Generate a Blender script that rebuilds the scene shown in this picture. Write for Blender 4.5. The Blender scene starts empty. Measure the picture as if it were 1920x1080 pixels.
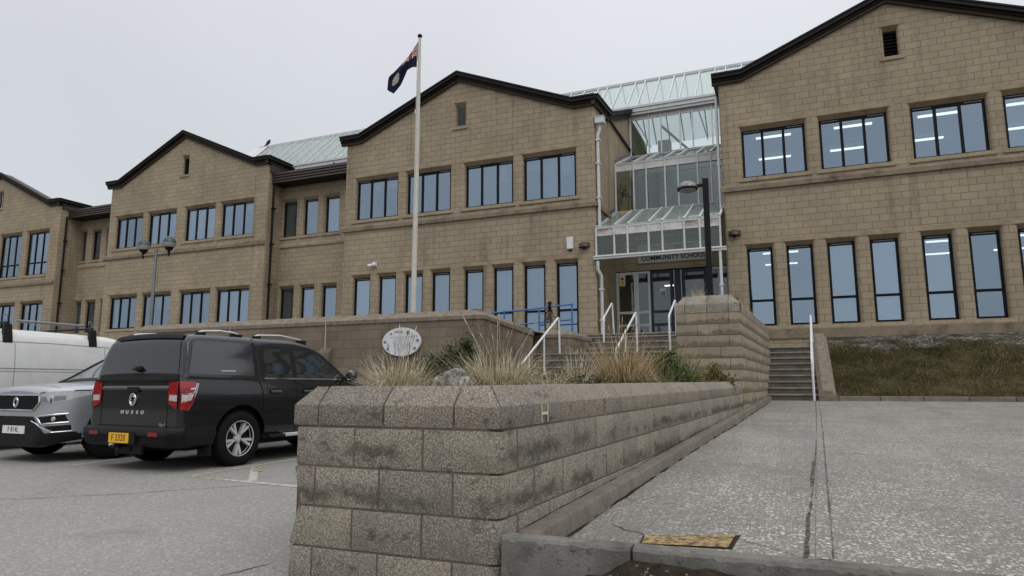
import bpy, bmesh, math, random
from mathutils import Vector, Matrix
RND = random.Random(11)
S = bpy.context.scene
COL = S.collection
PI = math.pi

# ------------------------------------------------------------ camera, sky, sun
FPX, PITCH, ROLL, YAW, EYE = 1249.26, 0.145821, -0.001293, 0.392640, 1.1
def set_camera():
    f = Vector((-math.sin(YAW)*math.cos(PITCH), math.cos(YAW)*math.cos(PITCH), math.sin(PITCH)))
    r = Vector((math.cos(YAW), math.sin(YAW), 0)); u = r.cross(f)
    r2 = math.cos(ROLL)*r + math.sin(ROLL)*u; u2 = -math.sin(ROLL)*r + math.cos(ROLL)*u
    cam = bpy.data.cameras.new('camera'); ob = bpy.data.objects.new('camera', cam); COL.objects.link(ob)
    cam.sensor_width = 36; cam.lens = FPX/1920*36; cam.clip_start = .05; cam.clip_end = 5000
    m = Matrix((r2, u2, -f)).transposed().to_4x4(); m.translation = (0, 0, EYE); ob.matrix_world = m
    S.camera = ob
set_camera()
S.view_settings.view_transform = 'Standard'; S.view_settings.look = 'None'
S.view_settings.exposure = 0; S.view_settings.gamma = 1
S.cycles.max_bounces = 8; S.cycles.transparent_max_bounces = 16; S.cycles.caustics_reflective = False
SUN_EL, SUN_AZ = math.radians(48), math.radians(140)     # azimuth measured from +Y towards +X
W = bpy.data.worlds.new('World'); S.world = W; W.use_nodes = True
def build_world():
    nt = W.node_tree; n = nt.nodes; l = nt.links; n.clear()
    out = n.new('ShaderNodeOutputWorld'); bg = n.new('ShaderNodeBackground'); bg.inputs[1].default_value = .1
    sky = n.new('ShaderNodeTexSky'); sky.sky_type = 'NISHITA'; sky.sun_disc = False
    sky.sun_elevation = SUN_EL; sky.sun_rotation = SUN_AZ
    hs = n.new('ShaderNodeHueSaturation'); hs.inputs['Saturation'].default_value = .25; l.new(sky.outputs[0], hs.inputs['Color'])
    tc = n.new('ShaderNodeTexCoord'); sep = n.new('ShaderNodeSeparateXYZ'); l.new(tc.outputs['Generated'], sep.inputs[0])
    ramp = n.new('ShaderNodeValToRGB'); cr = ramp.color_ramp
    cr.elements[0].position = 0; cr.elements[0].color = (.675, .71, .765, 1)
    cr.elements[1].position = .85; cr.elements[1].color = (1.45, 1.46, 1.50, 1)
    e = cr.elements.new(.35); e.color = (.715, .745, .80, 1)
    e = cr.elements.new(.56); e.color = (.80, .825, .875, 1)
    l.new(sep.outputs['Z'], ramp.inputs[0])
    no = n.new('ShaderNodeTexNoise'); no.inputs['Scale'].default_value = 1.9; no.inputs['Detail'].default_value = 4
    l.new(tc.outputs['Generated'], no.inputs['Vector'])
    mr = n.new('ShaderNodeMapRange'); mr.inputs[1].default_value = .3; mr.inputs[2].default_value = .7
    mr.inputs[3].default_value = .945; mr.inputs[4].default_value = 1.05; l.new(no.outputs[0], mr.inputs[0])
    # cloud cover a little brighter towards +X
    mx = n.new('ShaderNodeMath'); mx.operation = 'MULTIPLY_ADD'; mx.inputs[1].default_value = .10; l.new(sep.outputs['X'], mx.inputs[0]); l.new(mr.outputs[0], mx.inputs[2])
    m2 = n.new('ShaderNodeMath'); m2.operation = 'MULTIPLY'; m2.inputs[1].default_value = 10.0; l.new(mx.outputs[0], m2.inputs[0])
    sc = n.new('ShaderNodeVectorMath'); sc.operation = 'SCALE'; l.new(ramp.outputs[0], sc.inputs[0]); l.new(m2.outputs[0], sc.inputs['Scale'])
    mix = n.new('ShaderNodeMix'); mix.data_type = 'RGBA'; mix.inputs[0].default_value = .93
    l.new(hs.outputs[0], mix.inputs[6]); l.new(sc.outputs[0], mix.inputs[7])
    l.new(mix.outputs[2], bg.inputs[0]); l.new(bg.outputs[0], out.inputs[0])
build_world()
sl = bpy.data.lights.new('sun', 'SUN'); sl.energy = .8; sl.angle = math.radians(35); sl.color = (1, .97, .92)
so = bpy.data.objects.new('sun', sl); COL.objects.link(so)
sd = Vector((math.sin(SUN_AZ)*math.cos(SUN_EL), math.cos(SUN_AZ)*math.cos(SUN_EL), math.sin(SUN_EL)))
so.rotation_euler = sd.to_track_quat('Z', 'Y').to_euler(); so.location = (0, 0, 60)

# ------------------------------------------------------------ materials
MATS = {}
class NT:
    def __init__(s, name):
        s.m = bpy.data.materials.new(name); s.m.use_nodes = True
        s.t = s.m.node_tree; s.n = s.t.nodes; s.n.clear()
        s.out = s.n.new('ShaderNodeOutputMaterial'); MATS[name] = s.m
    def add(s, typ, **kw):
        nd = s.n.new(typ)
        for k, v in kw.items(): setattr(nd, k, v)
        return nd
    def link(s, a, b): s.t.links.new(a, b)
    def setv(s, sock, v):
        if hasattr(v, 'is_output') or isinstance(v, bpy.types.NodeSocket): s.link(v, sock)
        else:
            if isinstance(v, tuple) and len(v) == 3 and sock.type == 'RGBA': v = v + (1,)
            sock.default_value = v
    def bsdf(s, color, rough=.8, metal=0, bump=None, coat=0, spec=.5, bstr=.3, bdist=.01):
        b = s.add('ShaderNodeBsdfPrincipled')
        s.setv(b.inputs['Base Color'], color); s.setv(b.inputs['Roughness'], rough); s.setv(b.inputs['Metallic'], metal)
        b.inputs['Coat Weight'].default_value = coat; b.inputs['Coat Roughness'].default_value = .06; b.inputs['Specular IOR Level'].default_value = spec
        if bump is not None:
            bp = s.add('ShaderNodeBump'); bp.inputs['Strength'].default_value = bstr; bp.inputs['Distance'].default_value = bdist
            s.link(bump, bp.inputs['Height']); s.link(bp.outputs[0], b.inputs['Normal'])
        s.link(b.outputs[0], s.out.inputs[0]); return b
    def coord(s, which='Object'):
        return s.add('ShaderNodeTexCoord').outputs[which]
    def mapping(s, vec, scale=(1, 1, 1), loc=(0, 0, 0)):
        m = s.add('ShaderNodeMapping'); m.inputs['Scale'].default_value = scale; m.inputs['Location'].default_value = loc
        s.link(vec, m.inputs[0]); return m.outputs[0]
    def noise(s, vec, scale=5, detail=4, rough=.55, fac=True):
        x = s.add('ShaderNodeTexNoise'); x.inputs['Scale'].default_value = scale; x.inputs['Detail'].default_value = detail; x.inputs['Roughness'].default_value = rough
        if vec is not None: s.link(vec, x.inputs['Vector'])
        return x.outputs[0] if fac else x.outputs[1]
    def voro(s, vec, scale=50, feature='F1', out='Distance', rnd=1):
        x = s.add('ShaderNodeTexVoronoi'); x.feature = feature; x.inputs['Scale'].default_value = scale
        x.inputs['Randomness'].default_value = rnd
        s.link(vec, x.inputs['Vector']); return x.outputs[out]
    def rng(s, v, a, b, c=0, d=1):
        x = s.add('ShaderNodeMapRange'); s.link(v, x.inputs[0])
        for i, q in enumerate((a, b, c, d)): x.inputs[i+1].default_value = q
        return x.outputs[0]
    def mix(s, f, a, b, mode='MIX'):
        x = s.add('ShaderNodeMix', data_type='RGBA', blend_type=mode)
        s.setv(x.inputs[0], f); s.setv(x.inputs[6], a); s.setv(x.inputs[7], b); return x.outputs[2]
    def math(s, op, a, b=0.0):
        x = s.add('ShaderNodeMath', operation=op); s.setv(x.inputs[0], a); s.setv(x.inputs[1], b); return x.outputs[0]
    def ramp(s, f, stops):
        x = s.add('ShaderNodeValToRGB'); cr = x.color_ramp
        while len(cr.elements) > 1: cr.elements.remove(cr.elements[-1])
        cr.elements[0].position = stops[0][0]; cr.elements[0].color = stops[0][1] + (1,)
        for p, c in stops[1:]:
            e = cr.elements.new(p); e.color = c + (1,)
        s.link(f, x.inputs[0]); return x.outputs[0]
    def rand(s): return s.add('ShaderNodeNewGeometry').outputs['Random Per Island']
def plain(name, c, rough=.6, metal=0, coat=0, spec=.5, var=.12, scale=6):
    t = NT(name); v = t.coord()
    n = t.noise(v, scale, 4)
    k = t.rng(n, .3, .7, 1-var, 1+var)
    col = t.add('ShaderNodeVectorMath', operation='SCALE'); col.inputs[0].default_value = c; t.link(k, col.inputs['Scale'])
    t.bsdf(col.outputs[0], t.rng(n, .3, .7, max(.02, rough-.06), min(1, rough+.06)), metal, coat=coat, spec=spec); return t.m

def m_building():
    t = NT('tan_blockwork'); uv = t.coord('UV'); ob = t.coord('Object')
    b = t.add('ShaderNodeTexBrick'); t.link(uv, b.inputs['Vector'])
    b.offset = .5; b.inputs['Scale'].default_value = 1; b.inputs['Brick Width'].default_value = .45; b.inputs['Row Height'].default_value = .225
    b.inputs['Mortar Size'].default_value = .0095; b.inputs['Mortar Smooth'].default_value = .15; b.inputs['Bias'].default_value = 0
    b.inputs['Color1'].default_value = (.375, .308, .220, 1); b.inputs['Color2'].default_value = (.332, .271, .192, 1); b.inputs['Mortar'].default_value = (.185, .149, .106, 1)
    big = t.rng(t.noise(ob, .55, 5, .6), .3, .72, .86, 1.10)
    fine = t.rng(t.noise(ob, 60, 3, .7), .3, .7, .9, 1.1)
    col = t.mix(1, b.outputs[0], t.math('MULTIPLY', big, fine), 'MULTIPLY')
    # green and dark weathering streaks running down
    st = t.noise(t.mapping(ob, (2.2, 2.2, .18)), 1, 6, .65)
    sm = t.rng(st, .56, .76, 0, .6)
    col = t.mix(sm, col, (.10, .085, .06))
    st2 = t.rng(t.noise(t.mapping(ob, (1.1, 1.1, .5), (7, 3, 2)), 1, 5, .6), .58, .75, 0, .5)
    col = t.mix(st2, col, (.235, .20, .145))
    h = t.math('SUBTRACT', t.math('MULTIPLY', t.noise(ob, 90, 3), .3), t.math('MULTIPLY', b.outputs['Fac'], 1.0))
    t.bsdf(col, .92, bump=h, bstr=.5, bdist=.008, spec=.2)
m_building()
def m_stone():
    t = NT('weathered_cast_stone'); ob = t.coord()
    n = t.noise(ob, 1.8, 6, .65); f = t.noise(ob, 70, 3, .7)
    col = t.ramp(n, [(.3, (.10, .078, .058)), (.48, (.21, .17, .125)), (.7, (.29, .23, .165))])
    col = t.mix(1, col, t.rng(f, .3, .7, .85, 1.15), 'MULTIPLY')
    t.bsdf(col, .9, bump=f, bstr=.3, bdist=.004, spec=.2)
    t = NT('pale_cast_stone'); ob = t.coord()
    n = t.noise(ob, 2.2, 5, .6); f = t.noise(ob, 70, 3, .7)
    col = t.ramp(n, [(.28, (.24, .19, .132)), (.6, (.37, .295, .20))])
    col = t.mix(1, col, t.rng(f, .3, .7, .88, 1.12), 'MULTIPLY')
    t.bsdf(col, .9, bump=f, bstr=.25, bdist=.004, spec=.2)
m_stone()
def m_blocks(name, base, dark, light, stain, stain_c, band=False, v0=0.0, speck=.5, bandw=.4):
    t = NT(name); ob = t.coord(); uv = t.coord('UV')
    r = t.rand()
    col = t.ramp(r, [(0, (base[0]*.84, base[1]*.84, base[2]*.84)), (.35, tuple(c*.93 for c in base)), (.65, (base[0]*1.06, base[1]*1.04, base[2]*.98)), (1, (base[0]*1.15, base[1]*1.14, base[2]*1.09))])
    ag = t.noise(ob, 105, 3, .85); ag2 = t.voro(ob, 85); ag3 = t.noise(ob, 48, 4, .8)
    col = t.mix(t.rng(ag3, .3, .7, -.22, .22), col, light)
    col = t.mix(t.rng(ag, .53, .64, 0, speck+.2), col, light)
    col = t.mix(t.rng(ag, .47, .38, 0, speck+.15), col, dark)
    col = t.mix(t.rng(ag2, .42, .58, 0, speck), col, dark)
    lo = t.rng(t.noise(ob, 3.2, 7, .72), .47, .66, 0, stain)
    col = t.mix(lo, col, stain_c)
    if band:
        sp = t.add('ShaderNodeSeparateXYZ'); t.link(uv, sp.inputs[0])
        fr = t.math('FRACT', t.math('DIVIDE', t.math('SUBTRACT', sp.outputs[1], v0), .225))
        wob = t.math('ADD', fr, t.math('MULTIPLY', t.math('SUBTRACT', t.noise(ob, 4.2, 5, .7), .5), 1.5))
        bd = t.rng(wob, bandw-.12, bandw+.05, .75, 0)
        col = t.mix(bd, col, stain_c)
    else:
        bl = t.rng(t.noise(t.mapping(ob, (4.5, 4.5, 7.5)), 1, 7, .78), .565, .66, 0, .85)
        col = t.mix(bl, col, tuple(c*.45 for c in stain_c))
        yl = t.rng(t.noise(t.mapping(ob, (3, 3, 3), (4, 4, 1)), 1, 4, .6), .55, .75, 0, .35)
        col = t.mix(yl, col, (base[0]*1.08, base[1]*1.03, base[2]*.82))
    if not band and 'coping' not in name:      # grime that has settled low on the upper two courses
        sz = t.add('ShaderNodeSeparateXYZ'); t.link(ob, sz.inputs[0])
        wz = t.math('ADD', sz.outputs[2], t.math('MULTIPLY', t.math('SUBTRACT', t.noise(ob, 11, 7, .8), .5), .26))
        g1 = t.math('MULTIPLY', t.rng(wz, .685, .72, 0, 1), t.rng(wz, .75, .80, 1, 0)); g2 = t.math('MULTIPLY', t.rng(wz, .44, .47, 0, 1), t.rng(wz, .50, .56, 1, 0))
        gm = t.math('MULTIPLY', t.math('MAXIMUM', g1, g2), t.rng(t.noise(ob, 2.1, 3), .44, .54, .0, .7)); col = t.mix(gm, col, tuple(c*.42 for c in stain_c))
    h = t.math('ADD', t.math('MULTIPLY', ag, .7), t.math('MULTIPLY', ag3, .8))
    t.bsdf(col, .95, bump=h, bstr=1.0, bdist=.009, spec=.12)
m_blocks('grey_concrete_block', (.365, .332, .280), (.09, .081, .069), (.62, .575, .50), .55, (.19, .17, .14))
m_blocks('coping_concrete', (.325, .288, .245), (.09, .079, .068), (.58, .53, .46), .35, (.20, .175, .145))
m_blocks('stained_tan_block', (.37, .32, .24), (.16, .13, .095), (.48, .42, .33), .3, (.15, .125, .09), True, 0.06, .22)
def m_terr():
    t = NT('brown_block_terrace'); uv = t.coord('UV'); ob = t.coord()
    b = t.add('ShaderNodeTexBrick'); t.link(uv, b.inputs['Vector']); b.offset = .5
    b.inputs['Scale'].default_value = 1; b.inputs['Brick Width'].default_value = .45; b.inputs['Row Height'].default_value = .225
    b.inputs['Mortar Size'].default_value = .006; b.inputs['Mortar Smooth'].default_value = .2
    b.inputs['Color1'].default_value = (.205, .165, .125, 1); b.inputs['Color2'].default_value = (.17, .137, .104, 1); b.inputs['Mortar'].default_value = (.10, .08, .06, 1)
    col = t.mix(1, b.outputs[0], t.rng(t.noise(ob, 1.1, 5, .6), .3, .7, .8, 1.2), 'MULTIPLY')
    col = t.mix(1, col, t.rng(t.noise(ob, 80, 3, .7), .3, .7, .85, 1.15), 'MULTIPLY')
    col = t.mix(t.rng(t.noise(t.mapping(ob, (1.5, 1.5, .3)), 1, 5), .58, .75, 0, .6), col, (.07, .055, .04))
    h = t.math('SUBTRACT', t.math('MULTIPLY', t.noise(ob, 90, 3), .3), b.outputs['Fac'])
    t.bsdf(col, .93, bump=h, bstr=.5, bdist=.006, spec=.2)
m_terr()
def m_ground():
    # car park: worn concrete with fine pale aggregate
    t = NT('car_park_concrete'); ob = t.coord()
    big = t.noise(ob, .5, 5, .6); f = t.noise(ob, 160, 3, .8); vo = t.voro(ob, 62, out='Color')
    col = t.ramp(big, [(.3, (.235, .228, .21)), (.7, (.295, .287, .265))])
    sp = t.add('ShaderNodeSeparateColor'); t.link(vo, sp.inputs[0])
    col = t.mix(t.rng(sp.outputs[0], .74, .88, 0, .6), col, (.46, .45, .42))
    col = t.mix(t.rng(sp.outputs[1], .85, .95, 0, .45), col, (.12, .115, .105))
    col = t.mix(t.rng(f, .3, .7, 0, .25), col, (.15, .145, .135))
    oil = t.rng(t.noise(ob, .9, 4, .6), .60, .74, 0, .45)
    col = t.mix(oil, col, (.11, .108, .10))
    t.bsdf(col, .88, bump=f, bstr=.5, bdist=.004, spec=.3)
    # driveway: exposed pale flint aggregate
    t = NT('driveway_aggregate_concrete'); ob = t.coord()
    wv = t.add('ShaderNodeVectorMath', operation='ADD'); wn = t.add('ShaderNodeVectorMath', operation='SCALE'); wn.inputs['Scale'].default_value = .035
    t.link(t.noise(ob, 9, 3, .6, fac=False), wn.inputs[0]); t.link(ob, wv.inputs[0]); t.link(wn.outputs[0], wv.inputs[1]); wo = wv.outputs[0]
    big = t.noise(ob, .7, 6, .65); wear = t.rng(t.noise(ob, 1.3, 6, .7), .32, .56, .25, 1)
    col = t.ramp(big, [(.3, (.155, .148, .132)), (.7, (.225, .216, .196))])
    stone = None
    for sc, lo_, hi_, r0, r1, st in ((34, .56, .60, .32, .43, .8), (56, .54, .60, .34, .47, .75), (95, .55, .64, .36, .5, .65)):
        vc = t.voro(wo, sc, out='Color'); vd = t.voro(wo, sc); sp = t.add('ShaderNodeSeparateColor'); t.link(vc, sp.inputs[0])
        k = t.math('MULTIPLY', t.math('MULTIPLY', t.rng(sp.outputs[0], lo_, hi_, 0, 1), t.rng(vd, r0, r1, 1, 0)), wear)
        col = t.mix(t.math('MULTIPLY', k, st), col, t.mix(sp.outputs[1], (.74, .72, .67), (.40, .375, .335)))
        col = t.mix(t.math('MULTIPLY', t.rng(sp.outputs[2], .84, .9, 0, .5), t.rng(vd, r0, r1, 1, 0)), col, (.08, .075, .065))
        stone = k if stone is None else t.math('MAXIMUM', stone, k)
    tyre = t.rng(t.noise(t.mapping(ob, (2.4, .12, 1)), 1, 4, .6), .52, .68, 0, .35); col = t.mix(tyre, col, (.15, .145, .135))
    col = t.mix(t.rng(t.noise(ob, .8, 3, .5), .62, .76, 0, .5), col, (.20, .165, .125))
    h = t.math('ADD', stone, t.math('MULTIPLY', t.noise(ob, 150, 2), .4))
    t.bsdf(col, .88, bump=h, bstr=.6, bdist=.004, spec=.2)
    t = NT('smooth_concrete'); ob = t.coord()
    n = t.noise(ob, 3, 6, .65); f = t.noise(ob, 130, 3, .75)
    col = t.ramp(n, [(.28, (.12, .113, .10)), (.5, (.20, .19, .17)), (.72, (.26, .248, .225))])
    col = t.mix(t.rng(f, .56, .75, 0, .4), col, (.27, .26, .235)); col = t.mix(t.rng(t.noise(ob, 28, 4, .7), .60, .68, 0, .8), col, (.045, .042, .037)); col = t.mix(t.rng(t.noise(ob, 7, 6, .7), .5, .64, 0, .55), col, (.10, .093, .08))
    t.bsdf(col, .92, bump=t.noise(ob, 60, 5, .8), bstr=.9, bdist=.012, spec=.2)
    t = NT('step_concrete'); ob = t.coord()
    n = t.noise(ob, 2, 6, .65); f = t.noise(ob, 110, 3, .7)
    col = t.ramp(n, [(.3, (.09, .08, .067)), (.7, (.17, .153, .13))])
    col = t.mix(1, col, t.rng(f, .3, .7, .85, 1.15), 'MULTIPLY'); t.bsdf(col, .92, bump=f, bstr=.4, bdist=.004, spec=.2)
    t = NT('step_nosing_concrete'); ob = t.coord()
    n = t.noise(ob, 5, 5, .65); col = t.ramp(n, [(.3, (.17, .155, .13)), (.7, (.30, .28, .24))]); t.bsdf(col, .92, spec=.2)
    t = NT('kerb_concrete'); ob = t.coord()
    r = t.rand(); n = t.noise(ob, 6, 6, .65); f = t.noise(ob, 150, 3, .75)
    col = t.ramp(n, [(.3, (.135, .118, .097)), (.7, (.215, .19, .158))]); col = t.mix(1, col, t.rng(r, 0, 1, .88, 1.12), 'MULTIPLY')
    col = t.mix(t.rng(t.noise(ob, 14, 4, .7), .6, .72, 0, .5), col, (.06, .053, .045))
    t.bsdf(col, .92, bump=f, bstr=.5, bdist=.004, spec=.2)
    t = NT('joint_grime'); ob = t.coord(); n = t.noise(ob, 30, 5, .7); t.bsdf(t.ramp(n, [(.4, (.035, .026, .02)), (.55, (.12, .10, .085)), (.7, (.20, .19, .17))]), .95, spec=.1)
    t = NT('dark_soil'); ob = t.coord(); n = t.noise(ob, 18, 6, .7)
    col = t.ramp(n, [(.3, (.016, .012, .009)), (.6, (.045, .035, .025)), (.8, (.10, .085, .065))]); t.bsdf(col, .97, bump=n, bstr=1, bdist=.03, spec=.1)
    t = NT('turf_base'); ob = t.coord(); n = t.noise(ob, 1.4, 6, .65)
    col = t.ramp(n, [(.3, (.030, .025, .013)), (.5, (.055, .047, .02)), (.7, (.11, .085, .045))]); t.bsdf(col, .97, bump=t.noise(ob, 40, 4), bstr=1, bdist=.03, spec=.1)
    t = NT('grass_blade_mixed'); r = t.rand(); ob = t.coord()
    n = t.rng(t.noise(ob, 1.0, 4, .65), .38, .62, -.35, .35)
    col = t.ramp(t.math('ADD', r, n), [(0, (.026, .028, .010)), (.4, (.058, .058, .020)), (.7, (.13, .10, .045)), (1, (.24, .185, .10))]); t.bsdf(col, .8, spec=.2)
    t = NT('gravel'); ob = t.coord(); vo = t.voro(ob, 14, out='Color'); sp = t.add('ShaderNodeSeparateColor'); t.link(vo, sp.inputs[0])
    col = t.ramp(sp.outputs[0], [(0, (.06, .055, .045)), (.5, (.12, .112, .10)), (1, (.26, .248, .225))]); 
    col = t.mix(t.rng(t.noise(ob, 1.9, 6, .65), .44, .56, 0, .95), col, (.045, .038, .022)); t.bsdf(col, .95, bump=t.voro(ob, 14), bstr=1, bdist=.04, spec=.2)
    t = NT('field_turf'); ob = t.coord(); n = t.noise(ob, .08, 6, .6)
    col = t.ramp(n, [(.3, (.035, .04, .02)), (.7, (.08, .075, .045))]); t.bsdf(col, .97, spec=.1)
m_ground()
def m_paintline(name, c, lo=.42):
    t = NT(name); ob = t.coord(); n = t.noise(ob, 14, 6, .7)
    col = t.mix(t.rng(n, lo, lo+.16, 0, 1), (.20, .195, .18), c); t.bsdf(col, .85, spec=.3)
m_paintline('worn_white_paint', (.46, .45, .42), .36); m_paintline('worn_yellow_paint', (.38, .33, .19), .42)
def m_glass():
    def pane(name, refl, tint, rcol, rough=.015, vary=0, haze=0):
        t = NT(name); g = t.add('ShaderNodeBsdfGlossy'); g.inputs['Roughness'].default_value = rough
        ob = t.coord(); bp = t.add('ShaderNodeBump'); bp.inputs['Strength'].default_value = .04; bp.inputs['Distance'].default_value = .02
        t.link(t.noise(ob, 1.1, 2), bp.inputs['Height']); t.link(bp.outputs[0], g.inputs['Normal'])
        g.inputs['Color'].default_value = rcol + (1,); tr = t.add('ShaderNodeBsdfTransparent'); tr.inputs[0].default_value = tint + (1,)
        mx = t.add('ShaderNodeMixShader'); lw = t.add('ShaderNodeFresnel'); lw.inputs[0].default_value = 1.45
        f = t.math('ADD', t.math('MULTIPLY', lw.outputs[0], .6), refl)
        if vary: f = t.math('ADD', f, t.rng(t.add('ShaderNodeObjectInfo').outputs['Random'], 0, 1, -vary, vary))
        f = t.math('MINIMUM', f, 1.0)
        t.link(f, mx.inputs[0]); t.link(tr.outputs[0], mx.inputs[1]); t.link(g.outputs[0], mx.inputs[2]); t.link(mx.outputs[0], t.out.inputs[0])
        if haze:
            d = t.add('ShaderNodeBsdfDiffuse'); d.inputs[0].default_value = (.68, .77, .75, 1); tl = t.add('ShaderNodeBsdfTranslucent'); tl.inputs[0].default_value = (.68, .78, .76, 1)
            m1 = t.add('ShaderNodeMixShader'); m1.inputs[0].default_value = .5; t.link(d.outputs[0], m1.inputs[1]); t.link(tl.outputs[0], m1.inputs[2])
            m2 = t.add('ShaderNodeMixShader'); m2.inputs[0].default_value = haze; t.link(mx.outputs[0], m2.inputs[1]); t.link(m1.outputs[0], m2.inputs[2]); t.link(m2.outputs[0], t.out.inputs[0])
    pane('coated_window_glass', .35, (.50, .57, .62), (.66, .83, 1.0), vary=.06)
    pane('clear_glazing', .10, (.84, .90, .89), (.85, .95, .97))
    pane('roof_glazing', .20, (.82, .90, .90), (.94, 1.0, 1.0), haze=.30)
    pane('opal_glazing', .12, (.70, .78, .78), (.94, 1.0, 1.0), haze=.72)
    pane('canopy_glass', .26, (.62, .70, .68), (.8, .95, .95), haze=.34)
    pane('canopy_front_glass', .07, (.60, .64, .60), (.8, .95, .95))
    pane('car_window_glass', .045, (.10, .12, .12), (.9, 1, 1))
    t = NT('side_window_glass'); t.bsdf((.018, .022, .022), .03, spec=.9, coat=.5)
    t = NT('smoked_side_glass'); t.bsdf((.020, .022, .026), .10, spec=.7, coat=.8)
    t = NT('dark_privacy_glass'); t.bsdf((.006, .007, .009), .04, spec=.75, coat=.3)
    t = NT('windscreen_glass'); t.bsdf((.10, .125, .125), .06, spec=.6)
m_glass()
plain('dark_brown_metal', (.010, .0075, .0065), .6, var=.25, spec=.25); plain('brown_soffit', (.055, .035, .025), .7, var=.25, spec=.2); plain('mid_brown_cladding', (.040, .028, .023), .55, var=.2)
plain('black_frame', (.004, .004, .006), .5, spec=.18); plain('white_upvc', (.60, .61, .62), .4, var=.08); plain('white_gloss_paint', (.68, .69, .71), .35, var=.1, scale=14)
def m_dirtywhite():
    t = NT('weathered_white_metal'); ob = t.coord(); n = t.noise(ob, 3, 6, .7)
    col = t.ramp(n, [(.28, (.42, .37, .34)), (.42, (.58, .575, .57)), (.7, (.68, .68, .69))]); t.bsdf(col, .5, spec=.4)
    t = NT('rust_stained_panel'); ob = t.coord(); n = t.noise(t.mapping(ob, (1.2, 1.2, 4)), 1.6, 5, .7)
    col = t.ramp(n, [(.33, (.24, .13, .10)), (.47, (.44, .40, .38)), (.6, (.56, .56, .55))]); t.bsdf(col, .6, spec=.3)
m_dirtywhite()
plain('grey_flashing', (.15, .16, .16), .5, .4); plain('pole_cream', (.56, .53, .46), .4, var=.1); plain('black_pole', (.008, .008, .009), .5, spec=.2)
plain('galvanised', (.22, .23, .24), .5, .6, var=.3, scale=20); plain('blue_paint', (.045, .16, .42), .4); plain('navy_paint', (.007, .014, .045), .4)
plain('lamp_cover', (.20, .20, .19), .35, .3, var=.5, scale=30); plain('lamp_cap_grey', (.055, .062, .064), .4, .2); plain('lamp_glass', (.32, .33, .32), .25); plain('brown_lamp', (.055, .035, .028), .45, var=.4, scale=20)
plain('room_plaster', (.30, .30, .28), .9); plain('room_dark', (.07, .07, .068), .9); plain('blind_fabric', (.62, .64, .64), .9, var=.05); plain('room_ceiling', (.42, .42, .40), .9); plain('olive_plaster', (.16, .15, .07), .9)
plain('lobby_wall', (.34, .22, .11), .9); plain('lobby_floor', (.26, .22, .18), .7); plain('lobby_white', (.75, .75, .73), .8); plain('wood_brown', (.10, .05, .025), .5)

t_ = NT('metallic_charcoal'); t_.bsdf((.008, .0088, .0105), .24, .25, coat=.8, spec=.45)
t_ = NT('metallic_silver'); t_.bsdf((.43, .45, .49), .36, .55, coat=.7)
plain('van_white', (.62, .62, .60), .38, coat=.25, var=.05)
plain('black_plastic', (.008, .008, .009), .6, var=.2, spec=.25); plain('tyre_rubber', (.009, .009, .009), .9, spec=.15, var=.25, scale=40); plain('alloy', (.58, .58, .58), .38, .25, var=.05); plain('chrome', (.66, .67, .68), .12, 1, var=.02)
plain('dark_gap', (.003, .003, .003), .9); plain('red_lens', (.30, .008, .012), .12, coat=.6, var=.2, scale=40); plain('dark_red_lens', (.20, .006, .010), .2, coat=.3); plain('clear_lens', (.46, .47, .48), .15, coat=.6, var=.18, scale=30)
plain('yellow_plate', (.80, .42, .02), .4, var=.03); plain('white_plate', (.72, .73, .72), .4, var=.03); plain('ink_black', (.01, .01, .012), .6); plain('ink_grey', (.20, .21, .23), .6); plain('pale_grey_sign', (.46, .475, .47), .5, var=.05)
plain('ink_red', (.35, .03, .03), .5); plain('sign_white', (.66, .68, .71), .4, var=.05); plain('yellow_sign', (.68, .42, .03), .5); plain('seat_fabric', (.03, .03, .03), .9); plain('paper', (.6, .63, .66), .8)
plain('dark_slate_pane', (.022, .025, .028), .35); plain('crow_black', (.006, .006, .007), .6); plain('cream_paint', (.62, .54, .38), .6); plain('yellow_drum', (.50, .25, .02), .6); plain('grey_pot', (.30, .31, .30), .8)
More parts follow.
